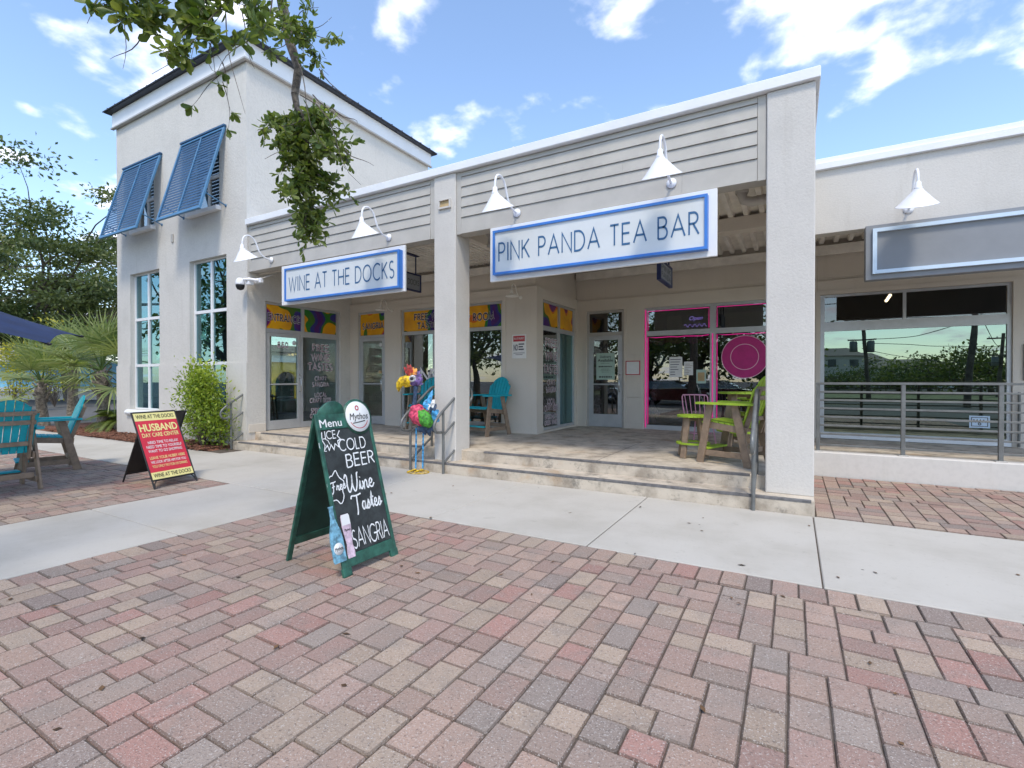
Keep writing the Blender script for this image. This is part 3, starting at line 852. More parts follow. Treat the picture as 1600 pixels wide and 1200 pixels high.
# bahama shutters: hinged at the top, propped out at the bottom
def shutter(x0, x1):
    top = Vector((0, FY-.03, 7.02)); bot = Vector((0, 5.81, 5.075))
    d = (bot-top); L = d.length; d.normalize(); n = Vector((0, d.z, -d.y)).normalized()   # outward/up normal
    if n.y > 0: n = -n
    P = lambda x, s, h=0: Vector((x, 0, 0)) + top + d*s + n*h
    fr = MB(); w = .055; t = .045
    def stile(xa, xb, s0, s1):
        m = MB().cbox(xa, xb, s0, s1, -t/2, t/2, .004)
        fr.add([P(a, b, c) for a, b, c in m.v], m.f)
    xm = (x0+x1)/2
    stile(x0, x0+w, 0, L); stile(x1-w, x1, 0, L)
    for a, b in ((x0+w+.001, xm-.02), (xm+.02, x1-w-.001)):
        stile(a, b, 0, w); stile(a, b, L-w*1.4, L)
    stile(xm-.019, xm+.019, 0, L)
    s = ob('shutter', fr, M_['shutterlt'], TW)
    hd = MB().cbox(x0-.01, x1+.01, FY-.07, FY-.002, 7.03, 7.075, .004); ob('hinge_rail', hd, M_['shutter'], s)
    pitch = .074; ns = int((L-2.4*w)/pitch)
    tilt = math.radians(4)
    ex = d*math.cos(tilt) + n*math.sin(tilt); ey = ex.cross(Vector((1,0,0)))
    for a, b in ((x0+w-.004, xm-.016), (xm+.016, x1-w+.004)):
        m = MB().box(a, b, -.0285, .0285, -.0045, .0045)
        m.v = [tuple(Vector((p[0],0,0)) + top + d*(w+pitch*.6) + ex*p[1] + ey*p[2]) for p in m.v]
        first = ob('slat', m, M_['shutter'], s)
        for k in range(1, ns):
            c = first.copy(); c.location = d*pitch*k; col.objects.link(c)
    for xx in (x0+.03, x1-.03):
        q = P(xx, L*.80); ob('prop_rod', MB().tube([q, (xx, FY-.005, q.z-.16)], .014, 8).lathe([(.035, 0), (.035, .008), (0, .008)], (xx, FY-.001, q.z-.16), 12, (0,-1,0)), M_['shutterlt'], s)
    return s
shutter(-15.52, -13.60); shutter(-12.66, -10.88)
ob('vent_plate', MB().cbox(-13.17, -13.09, FY-.03, FY-.001, 4.80, 5.0, .006), M_['alutan'], TW)

# inside of the tower: floor, dark walls, high stools and tables
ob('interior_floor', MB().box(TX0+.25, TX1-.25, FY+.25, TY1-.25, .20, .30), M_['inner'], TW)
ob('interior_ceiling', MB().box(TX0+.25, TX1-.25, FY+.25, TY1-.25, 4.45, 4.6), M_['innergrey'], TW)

def high_table(x, y, z, label):
    t = thing('bar_table', label, 'table', (x, y, z))
    ob('table_top', MB().lathe([(0, 1.0), (.33, 1.0), (.34, 1.02), (.33, 1.04), (0, 1.04)], (x, y, z), 20), M_['black'], t)
    ob('pedestal', MB().tube([(x, y, z+.02), (x, y, z+1.0)], .035, 10), M_['black'], t)
    ob('base', MB().lathe([(0, 0), (.24, 0), (.24, .015), (.05, .03), (0, .03)], (x, y, z), 20), M_['black'], t)
def bar_stool(x, y, z, label):
    t = thing('bar_stool', label, 'stool', (x, y, z), 0, 'dark bar stools inside the tower')
    ob('seat', MB().cbox(x-.19, x+.19, y-.19, y+.19, z+.72, z+.76, .012), M_['black'], t)
    for sx in (-1, 1):
        for sy in (-1, 1):
            ob('leg', MB().bar((x+sx*.20, y+sy*.20, z), (x+sx*.16, y+sy*.16, z+.72), .03, .03), M_['black'], t)
    for h in (.88, .98, 1.08): ob('back_slat', MB().box(x-.20, x-.18, y-.19, y+.19, z+h, z+h+.05), M_['black'], t)
    for sy in (-1, 1): ob('back_post', MB().box(x-.205, x-.175, y+sy*.2-.015, y+sy*.2+.015, z+.7, z+1.15), M_['black'], t)
high_table(-12.1, 7.9, .30, 'black round bar table seen through the entrance door glass')
bar_stool(-11.5, 7.7, .30, 'black slatted bar stool inside, nearer to the entrance door')
bar_stool(-12.5, 8.3, .30, 'black slatted bar stool inside, behind the black round table')
# ------------------------------------------------------------------ porch floor and steps
Y1, Y2, XS = 9.20, 11.40, -4.65
PZ = .32
porch = ob('porch_floor', MB().cbox(-10.33, .20, 6.55, 9.9, -.05, PZ, .008).cbox(-4.88, .20, 9.9005, 12.0, -.05, PZ-.001, .006), M_['step'], kind='structure')
ob('step', MB().cbox(-10.32, .20, 6.14, 6.549, -.05, .16, .008), M_['step'], porch)
for a, b, y, z in ((-9.95, -5.5, 6.55, PZ), (-4.25, -.45, 6.55, PZ), (-10.1, .17, 6.14, .16)):
    ob('nosing_strip', MB().cbox(a, b, y-.004, y+.055, z-.024, z+.003, .002), M_['nosing'], porch)
for x in (-7.6, -2.4):
    ob('floor_joint', MB().box(x-.004, x+.004, 6.62, 9.2, PZ, PZ+.0015), M_['nosing'], porch)

# ------------------------------------------------------------------ arcade building
AR = thing('shop_arcade', 'single storey shop arcade with grey lap siding, porch and two stucco columns', 'building', (-5, FY, 0))
for a, b, d in ((-.28, .20, .48), (-5.10, -4.67, .40)):
    z0 = .155 if a > -1 else .0
    c = ob('column', MB().cbox(a, b, FY, FY+d, z0, 4.742, .012), M_['stucco'], AR)
    if a < -1:
        sc = ob('scupper', wall(MB(), -4.99, -4.75, 4.20, 4.34, FY-.035, FY-.0005, [(-4.965, -4.775, 4.225, 4.33)], XZ), M_['stucco'], c)
        ob('scupper_throat', MB().add([(-4.965,FY-.012,4.228),(-4.775,FY-.012,4.228),(-4.775,FY-.003,4.33),(-4.965,FY-.003,4.33)], [(0,1,2,3)]), M_['tan'], c)
# siding bays: trim, frieze, four lap boards, wide bottom board
def siding(x0, x1, seed):
    rs = random.Random(seed); y = FY+.04
    ob('backing', MB().box(x0, x1, y+.03, y+.20, 3.765, 4.74), M_['siding'], AR)
    ob('trim_board', MB().cbox(x0, x0+.09, y-.012, y+.0295, 3.76, 4.74, .003), M_['siding'], AR)
    ob('trim_board', MB().cbox(x1-.09, x1, y-.012, y+.0295, 3.76, 4.74, .003), M_['siding'], AR)
    a, b = x0+.092, x1-.092
    rows = [(4.66, 4.74)] + [(4.66-.16*(k+1), 4.66-.16*k) for k in range(4)] + [(3.76, 4.02)]
    for r, (z0, z1) in enumerate(rows):
        cuts = [a, b]
        if r in (0, 2, 3, 5): cuts.insert(1, a+(b-a)*rs.choice((.28, .42, .62, .8)))
        for p, q in zip(cuts, cuts[1:]):
            m = MB(); lapo = .022 if r != 5 else .024
            # wedge-shaped lap: thick lower edge stands proud
            vs = [(p+.001, y-lapo*.2, z1-.002), (p+.001, y-lapo, z0+.004), (p+.001, y+.029, z0+.004), (p+.001, y+.029, z1-.002)]
            vs += [(q-.001, v[1], v[2]) for v in vs]
            m.add(vs, [(0,1,2,3),(7,6,5,4),(0,4,5,1),(1,5,6,2),(2,6,7,3),(3,7,4,0)])
            ob('siding_board', m, M_['siding'], AR)
siding(-4.665, -.285, 3); siding(-10.145, -5.105, 9)
# coping
ob('coping', MB().cbox(-10.145, .245, FY-.05, FY+.30, 4.745, 4.87, .008), M_['white'], AR)
ob('coping', MB().cbox(-.08, .245, FY+.301, 8.80, 4.745, 4.868, .008), M_['white'], AR)
ob('coping_seam', MB().box(-7.02, -6.99, FY-.054, FY-.048, 4.745, 4.873).box(-3.6, -3.57, FY-.054, FY-.048, 4.745, 4.873), M_['white'], AR)
# return of the fascia on the right
ob('return_wall', MB().box(-.02, .198, FY+.481, 8.84, 3.765, 4.74), M_['stucco'], AR)
ob('fascia_soffit', MB().box(-10.14, -5.105, FY+.25, FY+.30, 3.75, 3.764), M_['porchwall'], AR)
# roof slab
ob('roof', MB().box(-10.145, .19, FY+.305, 15.3, 4.30, 4.50), M_['porchwall'], AR)

# ceiling: corrugated deck running front to back, beams across
def deck(x0, x1, y0, y1, z, pitch, h):
    m = MB(); pts = []; x = x0
    while x < x1:
        for dx, dz in ((0, 0), (.30, 0), (.40, h), (.90, h)): pts.append((min(x+dx*pitch, x1), z+dz))
        x += pitch
    n = len(pts)
    vs = [(p[0], y0, p[1]) for p in pts] + [(p[0], y1, p[1]) for p in pts]
    m.add(vs, [(i, i+1, n+i+1, n+i) for i in range(n-1)])
    return m
ob('ceiling_deck', deck(XS-.2, .19, FY+.26, Y2, 4.12, .23, .07), M_['deck'], AR, fixn=False)
ob('ceiling_deck', deck(-10.14, -4.75, FY+.26, Y1, 4.00, .105, .022), M_['deck'], AR, fixn=False)
ob('beam', MB().cbox(-4.66, .0, 8.85, 9.12, 3.90, 4.119, .006), M_['porchwall'], AR)
ob('beam', MB().cbox(-4.78, -4.672, FY+.41, Y1-.01, 3.80, 4.0, .006), M_['porchwall'], AR)
ob('ledger', MB().cbox(XS+.01, .19, Y2-.09, Y2-.002, 3.88, 4.06, .005), M_['deck'], AR)
ob('ledger', MB().cbox(-10.14, -4.79, Y1-.09, Y1-.002, 3.78, 3.93, .005), M_['deck'], AR)

# back wall of the wine bar (Y1), side wall (XS), tea bar wall (Y2): lower part stands proud, upper part set back
sd = (-9.87, -8.92, .0, 3.20); sw = (-8.38, -5.48, .45, 3.17)
ob('wall', wall(MB(), -10.145, XS-.001, .30, 3.42, Y1, Y1+.22, [sd, sw], XZ), M_['porchwall'], AR)
ob('wall', MB().box(-10.145, XS-.05, Y1+.05, Y1+.22, 3.421, 4.29), M_['porchwall'], AR)
ob('wall', wall(MB(), Y1+.001, Y2+.2, .30, 3.42, XS-.22, XS, [(9.50, 11.30, .36, 3.18)], YZ), M_['porchwall'], AR)
ob('wall', MB().box(XS-.21, XS-.05, Y1+.221, Y2+.2, 3.421, 4.29), M_['porchwall'], AR)
td = (-4.40, -3.47, .0, 3.12); tw = (-2.99, -.06, .315, 3.11)
ob('wall', wall(MB(), XS+.001, .40, .30, 3.39, Y2, Y2+.2, [td, tw], XZ), M_['porchwall'], AR)
ob('wall', MB().box(XS-.04, .40, Y2+.05, Y2+.2, 3.391, 4.29), M_['porchwall'], AR)
for p in ((-8.90, -8.40, Y1-.02, Y1-.001), (-5.46, XS+.018, Y1-.02, Y1-.001)):
    ob('base_trim', MB().cbox(p[0], p[1], p[2], p[3], PZ, .47, .004), M_['porchwall'], AR)
ob('base_trim', MB().cbox(XS+.001, XS+.018, Y1-.019, 9.49, PZ, .47, .004), M_['porchwall'], AR)
ob('base_trim', MB().cbox(-3.45, -3.0, Y2-.02, Y2-.001, PZ, .45, .004), M_['porchwall'], AR)
ob('base_trim', MB().cbox(TX1+.001, TX1+.022, 6.40, 6.79, PZ, .50, .004), M_['porchwall'], AR)
ob('base_trim', MB().cbox(TX1+.001, TX1+.022, 8.89, 9.19, PZ, .50, .004), M_['porchwall'], AR)
# casing boards round the openings
def casing(x0, x1, z0, z1, y, w=.09):
    ob('casing', wall(MB(), x0-w, x1+w, z0, z1+w, y-.018, y-.001, [(x0, x1, z0-1, z1)], XZ), M_['porchwall'], AR)
casing(sw[0], sw[1], .47, sw[3], Y1); casing(td[0], td[1], .32, td[3], Y2, .06)
ob('wall_panel', wall(MB(), -8.82, -8.48, .6, 2.55, Y1-.008, Y1-.001, [], XZ), M_['porchwall'], AR)
ob('utility_cover', MB().cbox(-3.41, -3.06, Y2-.012, Y2-.001, 1.05, 2.05, .004), M_['porchwall'], AR)

def pull_handle(parent, p, axis_u, out, h=.30):
    """offset D pull: p = centre, out = outward unit vector"""
    p, out = Vector(p), Vector(out); z = Vector((0,0,1))
    ob('handle', MB().tube([p+z*h/2, p+z*h/2+out*.05, p+z*(h/2-.02)+out*.07, p-z*(h/2-.02)+out*.07, p-z*h/2+out*.05, p-z*h/2], .011, 8), M_['steel'], parent)


def panel(name, ax, a, b, c, d, w, mat, parent, t=.004, label=None):
    """thin flat sheet (film, paper) on a wall or pane"""
    p, q = ax(a, c, w-t/2), ax(b, d, w+t/2)
    m = MB().box(min(p[0],q[0]), max(p[0],q[0]), min(p[1],q[1]), max(p[1],q[1]), min(p[2],q[2]), max(p[2],q[2]))
    return ob(name, m, mat, parent, label=label)
def door(parent, ax, a, b, c, d, w0, w1, gl, fm, sgn, hinge_left=True, st=.075, bot=.20, label=None):
    """glazed aluminium door leaf with push bar and pull; sgn = outward sign along the wall normal"""
    hole = [(a+st, b-st, c+bot, d-st)]
    dr = ob('door', wall(MB(), a, b, c, d, w0, w1, hole, ax), fm, parent, label=label)
    gw = (w0+w1)/2
    panel('pane', ax, a+st-.005, b-st+.005, c+bot-.005, d-st+.005, gw, gl, dr, .006)
    zb = c+1.02; wo = (w1 if sgn > 0 else w0)
    p = ax(a+st, zb, wo-sgn*.03); q = ax(b-st, zb, wo-sgn*.03)
    ob('push_bar', MB().tube([p, q], .018, 8), M_['alu'], dr)
    u = (b-st*.5) if hinge_left else (a+st*.5)
    out = Vector(ax(0, 0, sgn)) - Vector(ax(0, 0, 0))
    pull_handle(dr, ax(u, c+1.0, wo), None, out)
    ob('lock', MB().lathe([(.018, 0), (.018, .012), (0, .012)], ax(u, c+1.25, wo), 12, out), M_['steel'], dr)
    return dr
def serif_sign(parent, rows, ax, uc, w, sgn, mirror_u=1, back=M_['wtext'], front=M_['maroon'], half=.085, inner=.5):
    """two-tone serif window lettering: rows = [(text, baseline z, cap height, width)]"""
    o0 = Vector(ax(0, 0, 0)); u = (Vector(ax(1, 0, 0))-o0)*mirror_u; v = Vector((0,0,1)); n = (Vector(ax(0, 0, sgn))-o0)
    for t, z, h, wd in rows:
        o = Vector(ax(uc, z, w))
        ob('lettering_outline', stroke_text(MB(), t, o+n*.004, u, v, h, half*1.5, 'c', .34, .20, wd), back, parent, fixn=False)
        ob('lettering', stroke_text(MB(), t, o+n*.0065, u, v, h, half*inner, 'c', .34, .14, wd), front, parent, fixn=False)

# --- entrance front in the tower's side (faces +X; u runs along Y, text reads left to right with growing Y)
x0, x1 = TX1-.12, TX1-.05; xg = (x0+x1)/2
ent = storefront(TW, YZ, 6.804, 8.876, .325, 3.196, x0, x1, [(7.80, 8.80, .46, 2.48)], M_['alu'], M_['g_clear'], 'entrance_front',
                 extra=[(6.86, 7.74, .326, 2.52), (6.86, 7.76, 2.61, 3.15), (7.84, 8.80, 2.61, 3.15)])
panel('banner', YZ, 6.855, 7.765, 2.605, 3.155, xg, M_['ban0'], ent, .01, 'yellow, purple and green banner reading ENTRANCE')
serif_sign(ent, [('ENTRANCE', 2.80, .15, .80)], YZ, 7.32, xg+.008, 1, 1, M_['wtext'], M_['navyink'], .095, .95)
panel('banner', YZ, 7.835, 8.805, 2.605, 3.155, xg, M_['ban1'], ent, .01, 'yellow and blue carnival banner without words')
serif_sign(ent, [('FREE', 2.16, .16, .46), ('WINE', 1.93, .16, .52), ('TASTES', 1.69, .17, .70), ('CRAFT', 1.44, .095, .34), ('SANGRIA', 1.29, .10, .48), ('LOCAL', 1.04, .095, .34), ('CRAFT BEER', .90, .10, .62), ('SPECIALTY', .66, .095, .56), ('GREEK WINES', .53, .095, .62)], YZ, 8.30, x1+.002, 1, 1, M_['wtext'], M_['maroon'])
d1 = door(TW, YZ, 6.865, 7.735, .335, 2.515, x0+.005, x1-.005, M_['g_clear'], M_['alu'], 1, label='aluminium glass entrance door numbered 850')
serif_sign(d1, [('850', 2.20, .12, .26)], YZ, 7.28, xg+.006, 1, 1, M_['wtext'], M_['maroon'])
ob('sticker', MB().lathe([(.055, 0), (.055, .002), (0, .002)], (xg+.006, 7.58, 2.32), 20, (1,0,0)), M_['paper'], d1)

# --- SANGRIA door (faces -Y)
ya, yb = Y1+.03, Y1+.10; yg = (ya+yb)/2
sf = storefront(AR, XZ, sd[0]+.003, sd[1]-.003, .325, sd[3]-.003, ya, yb, [], M_['alu'], M_['g_clear'], 'door_frame', extra=[(-9.82, -8.97, .326, 2.53), (-9.82, -8.97, 2.60, 3.15)])
panel('banner', XZ, -9.825, -8.965, 2.595, 3.155, yg, M_['ban2'], sf, .01, 'yellow carnival banner reading SANGRIA')
serif_sign(sf, [('SANGRIA', 2.77, .14, .72)], XZ, -9.38, yg-.008, -1, 1, M_['wtext'], M_['navyink'], .095, .95)
d2 = door(AR, XZ, -9.815, -8.975, .335, 2.525, ya+.005, yb-.005, M_['g_clear'], M_['alu'], -1, label='narrow aluminium glass door under the SANGRIA banner')
ob('sticker', MB().lathe([(.05, 0), (.05, .002), (0, .002)], (-9.12, yg-.006, 2.35), 20, (0,-1,0)), M_['paper'], d2)
panel('notice', XZ, -9.16, -9.06, 1.62, 1.69, ya-.002, M_['tan'], d2)

# --- big wine bar window
v_ = (-8.33, -7.42, -7.36, -6.44, -6.38, -5.53)
pn = [(v_[0], v_[1], .52, 2.55), (v_[2], v_[3], .52, 2.55), (v_[4], v_[5], .52, 2.55)]
bw_ = storefront(AR, XZ, sw[0]+.003, sw[1]-.003, sw[2]+.003, sw[3]-.003, ya, yb, pn, M_['alu'], M_['g_dark'], extra=[(v_[0], v_[5], 2.63, 3.12)])
panel('banner', XZ, v_[0]-.005, v_[5]+.005, 2.625, 3.125, yg, M_['ban3'], bw_, .01, 'long yellow and purple banner reading free wine tasting and tap room')
serif_sign(bw_, [('FREE WINE', 2.90, .14, .95), ('TASTING', 2.69, .14, .74)], XZ, -7.52, yg-.008, -1, 1, M_['wtext'], M_['navyink'], .095, .95)
serif_sign(bw_, [('TAP ROOM', 2.79, .15, .95)], XZ, -6.22, yg-.008, -1, 1, M_['wtext'], M_['navyink'], .095, .95)
wd_ = MB(); stroke_text(wd_, 'WINE', (-7.78, ya-.001, 1.42), UX, UZ, .27, .13, 'c', .2, .1, .95); font_text(wd_, 'AT THE DOCKS', (-7.75, ya-.001, 1.32), UX, UZ, .05, .02, width=.6)
ob('lettering', wd_, M_['wtext'], bw_, fixn=False)
rr = random.Random(31); wd_ = MB()
for k in range(5):
    z = 1.16-k*.11; w = rr.uniform(.12, .28)
    pts = [(-7.9-w/2+w*t/14, z+.022*math.sin(t*1.9+k)) for t in range(15)]
    ribbon(wd_, pts, .006, lambda p, q: Vector((p, ya-.001, q)))
ob('script_lines', wd_, M_['pinkline'], bw_, fixn=False)

# --- side front (faces +X) with the second list of offers
xa, xb = XS-.10, XS-.03; xg2 = (xa+xb)/2
sf2 = storefront(AR, YZ, 9.504, 11.296, .364, 3.176, xa, xb, [(9.56, 10.37, .42, 2.53), (10.45, 11.24, .42, 2.53)], M_['alu'], [M_['g_dark'], M_['g_teal']], extra=[(9.56, 10.37, 2.63, 3.13), (10.45, 11.24, 2.63, 3.13)])
panel('banner', YZ, 9.555, 10.375, 2.625, 3.135, xg2, M_['ban4'], sf2, .01); panel('banner', YZ, 10.445, 11.245, 2.625, 3.135, xg2, M_['ban5'], sf2, .01)
serif_sign(sf2, [('FREE', 2.18, .17, .56), ('WINE', 1.90, .17, .58), ('TASTES', 1.60, .18, .72), ('CRAFT', 1.34, .11, .38), ('SANGRIA', 1.18, .11, .50), ('LOCAL', .92, .11, .38), ('CRAFT BEER', .78, .11, .66), ('SPECIALTY', .60, .09, .60), ('GREEK WINES', .47, .09, .66)], YZ, 9.96, xb+.002, 1, 1, M_['wtext'], M_['maroon'])

# --- tea bar door (840) and windows
ya2, yb2 = Y2+.03, Y2+.10; yg2 = (ya2+yb2)/2
tf = storefront(AR, XZ, td[0]+.003, td[1]-.003, .318, td[3]-.003, ya2, yb2, [(-4.34, -3.53, 2.60, 3.06)], M_['alutan'], M_['g_smoke'], 'door_frame', extra=[(-4.35, -3.52, .319, 2.52)])
d3 = door(AR, XZ, -4.345, -3.525, .33, 2.515, ya2+.003, yb2-.003, M_['g_dark'], M_['alu'], -1, st=.10, bot=.30, label='pale aluminium shop door numbered 840 with mint paper notice')
nm = MB(); font_text(nm, '840', (-3.935, yg2-.006, 2.18), UX, UZ, .16, .015); ob('lettering', nm, M_['ink'], d3, fixn=False)
ps = panel('notice', XZ, -4.17, -3.71, 1.46, 2.10, yg2-.006, M_['mint'], d3)
nt_ = MB()
font_text(nt_, 'Delivery', (-3.94, yg2-.0095, 1.985), UX, UZ, .056, .012, width=.28); ob('lettering', nt_, M_['ink'], d3, fixn=False); nt_ = MB(); font_text(nt_, 'Available', (-3.94, yg2-.0095, 1.895), UX, UZ, .068, .018, width=.38)
ob('lettering', nt_, M_['ink'], d3, fixn=False); nt_ = MB(); rr = random.Random(4)
for z, w, h in ((1.85, .22, .010), (1.76, .34, .030), (1.71, .20, .010), (1.675, .24, .008), (1.64, .18, .008), (1.51, .32, .034)):
    x = -3.94-w/2
    while x < -3.94+w/2:
        q = min(rr.uniform(.02, .06)*(1 if h > .02 else .6), -3.94+w/2-x+.001); nt_.box(x, x+q, yg2-.0105, yg2-.0092, z, z+h); x += q+.012
ob('small_print', nt_, M_['ink'], d3, kind='stuff', fixn=False)
ob('curtain', MB().box(-4.3, -3.55, Y2+.35, Y2+.36, .33, 3.1), M_['darkred'], d3)
pp = [(-2.94, -1.58, .42, 2.46), (-1.46, -.12, .42, 2.46), (-2.94, -1.58, 2.57, 3.05), (-1.46, -.12, 2.57, 3.05)]
tw_ = storefront(AR, XZ, tw[0]+.003, tw[1]-.003, tw[2]+.003, tw[3]-.003, ya2, yb2, pp, M_['alu'], M_['g_dark'], label='tea bar shop window outlined in magenta light strip')
for a, b, c, d in pp:
    e = .022; z = yg2-.02
    path = [(a+e, z, c+e), (a+e, z, d-e), (b-e, z, d-e), (b-e, z, c+e)]
    if c > 2: ob('light_strip', MB().tube([path[0], path[1], path[2], path[3]], .007, 6), M_['magenta'], tw_)
    else:
        sag = [(a+e+(b-a-2*e)*t/8, z, d-e-.02*math.sin(math.pi*((t*3) % 8)/8)) for t in range(9)]
        ob('light_strip', MB().tube([path[0]]+sag, .008, 6), M_['magenta'], tw_)
ob('light_strip', MB().tube([(-1.525, ya2-.014, .42), (-1.525, ya2-.014, 2.46)], .011, 6), M_['magenta'], tw_)
ob('light_strip', MB().tube([(-2.965, ya2-.012, .36), (-2.965, ya2-.012, 3.06)], .011, 6), M_['magenta'], tw_)
for a, b in ((-2.94, -1.58), (-1.46, -.12)):
    m = MB(); n = 14; vs = []
    for k in range(n+1): x = a+(b-a)*k/n; vs += [(x, Y2+.16+.02*math.sin(k*2.2), 2.46), (x, Y2+.16+.03*math.sin(k*2.2+1), 2.28+.035*math.sin(k*1.7))]
    m.add(vs, [(2*k, 2*k+1, 2*k+3, 2*k+2) for k in range(n)], True); ob('valance', m, M_['pinkfilm'], tw_, fixn=False)
# posters and papers stuck to the glass
for (a, b, c, d), mk in (((-2.44, -2.16, 1.52, 1.97), 'paper'), ((-2.12, -1.93, 1.56, 1.86), 'paper'), ((-1.86, -1.66, 1.38, 1.68), 'mint')):
    p = panel('poster', XZ, a, b, c, d, yg2-.007, M_[mk], tw_)
    w, h = b-a, d-c; m = MB()
    if mk == 'paper':
        rr = random.Random(int(abs(a)*100))
        for k in range(7):
            zz = d-.05-k*h*.125; m.box(a+.02, a+.02+w*rr.uniform(.35, .85), yg2-.0105, yg2-.0095, zz-h*.03, zz)
        ob('print', m, M_['navyink'] if a < -2.3 else M_['brown'], tw_, fixn=False)
    else:
        m.box(a+.03, b-.03, yg2-.0105, yg2-.0095, c+.05, d-.06); ob('print', m, M_['tan'], tw_, fixn=False)
# round emblem: rings only
cxp, czp = -.90, 1.94
def disc(r0, r1, y, mat, nm):
    n = 48; m = MB()
    vs = [(cxp+r*math.cos(2*math.pi*k/n), y, czp+r*math.sin(2*math.pi*k/n)) for r in (r0, r1) for k in range(n)]
    m.add(vs, [(k, (k+1) % n, n+(k+1) % n, n+k) for k in range(n)]); return ob(nm, m, mat, tw_, fixn=False)
disc(.0005, .44, yg2-.007, M_['pinkfilm'], 'emblem_disc'); disc(.44, .452, yg2-.0085, M_['pinkline'], 'emblem_ring'); disc(.262, .274, yg2-.0085, M_['pinkline'], 'emblem_ring')
# neon board in the transom, hanging paper lantern and trinkets inside
nb = panel('neon_board', XZ, -2.22, -1.62, 2.60, 2.92, Y2+.30, M_['inner'], tw_, .03)
nn = MB(); font_text(nn, 'Open', (-1.92, Y2+.28, 2.80), UX, UZ, .09, -.01, shear=.3); 
ribbon(nn, [(-2.16+.48*t/24, 2.68+.035*math.sin(t*1.25)) for t in range(25)], .006, lambda p, q: Vector((p, Y2+.28, q)))
ob('neon_lettering', nn, M_['neon'], tw_, fixn=False)
ob('lantern', MB().lathe([(0, .28), (.06, .25), (.13, .12), (.15, 0), (.10, -.08), (0, -.12)], (-2.66, Y2+.25, 1.80), 16), M_['paleblue'], tw_)
ob('lantern_cup', MB().lathe([(.15, 0), (.12, -.10), (.06, -.16), (0, -.16)], (-2.66, Y2+.25, 1.78), 16), M_['yellowp'], tw_)
rt = random.Random(8); tk = MB()
for k in range(16):
    tk.lathe([(0, .05), (.05, .02), (.055, -.02), (0, -.05)], (-2.88+rt.uniform(0, .14), Y2+.22+rt.uniform(0, .1), .5+k*.055), 8)
ob('garland', tk, M_['pinkmetal'], tw_)

# ------------------------------------------------------------------ vacant shop on the right
VS = thing('vacant_shop', 'grey rendered shop front with railing and large green mirrored window', 'building', (2.5, 8.85, 0))
RY = 8.85; XE = 6.2
ob('wall', MB().box(.20, XE, RY, RY+.22, 3.67, 4.62), M_['stucco'], VS)
ob('coping', MB().cbox(.246, XE+.05, RY-.06, RY+.30, 4.62, 4.72, .006).cbox(.246, XE+.05, RY-.02, RY+.28, 4.7205, 4.80, .006), M_['white'], VS)
ob('low_wall', MB().cbox(.205, XE, RY, RY+.22, -.05, .36, .015), M_['smooth'], VS)
ob('terrace_floor', MB().box(.205, XE, RY+.221, 12.0, -.05, PZ-.01), M_['step'], VS)
ob('ceiling_deck', deck(.2, XE, RY+.22, Y2, 4.10, .23, .07), M_['deck'], VS, fixn=False)
ob('ledger', MB().cbox(.2, XE, Y2-.09, Y2-.002, 3.88, 4.06, .005), M_['deck'], VS)
ob('beam', MB().cbox(.2, XE, RY+.222, RY+.40, 3.90, 4.09, .005), M_['porchwall'], VS)
rw_ = (.45, 3.20, .315, 3.11)
ob('wall', wall(MB(), .402, XE, .30, 3.39, Y2, Y2+.2, [rw_], XZ), M_['porchwall'], VS)
ob('wall', MB().box(.402, XE, Y2+.05, Y2+.2, 3.391, 4.29), M_['porchwall'], VS)
ob('roof', MB().box(.2, XE, RY+.30, 15.3, 4.30, 4.55), M_['porchwall'], VS)
rp = [(.52, 3.14, .44, 2.40), (.52, 1.735, 2.575, 3.06), (1.785, 3.14, 2.575, 3.06)]
vw = storefront(VS, XZ, rw_[0]+.003, rw_[1]-.003, rw_[2]+.003, rw_[3]-.003, ya2, yb2, rp, M_['alu'], [M_['g_green'], M_['g_smoke'], M_['g_smoke']], label='shop window with green mirrored lower pane')
ob('window_sill', MB().cbox(.46, 3.19, Y2-.03, ya2-.001, .325, .425, .004), M_['white'], vw)
st_ = panel('sticker', XZ, 2.67, 2.94, .62, .83, yg2-.007, M_['paleblue'], vw)
sx = MB(); wall(sx, 2.695, 2.915, .645, .805, yg2-.012, yg2-.0105, [(2.705, 2.905, .655, .795)], XZ); ribbon(sx, [(2.72+.17*t/16, .74+.018*math.sin(t*1.6)) for t in range(17)], .008, lambda p, q: Vector((p, yg2-.0115, q))); ribbon(sx, arc(2.805, .69, .018, .018, 0, 360, 10), .006, lambda p, q: Vector((p, yg2-.0115, q))); ob('print', sx, M_['ink'], vw, fixn=False)
ob('casing', wall(MB(), rw_[0]-.08, rw_[1]+.08, .32, rw_[3]+.08, Y2-.018, Y2-.001, [(rw_[0], rw_[1], 0, rw_[3])], XZ), M_['porchwall'], VS)
ob('plaque', MB().cbox(3.33, 3.75, Y2-.03, Y2-.001, 1.45, 2.05, .004), M_['greysign'], VS)
ob('downpipe', MB().tube([(3.27, Y2-.06, .33), (3.27, Y2-.06, 1.25)], .02, 8), M_['rail'], VS)

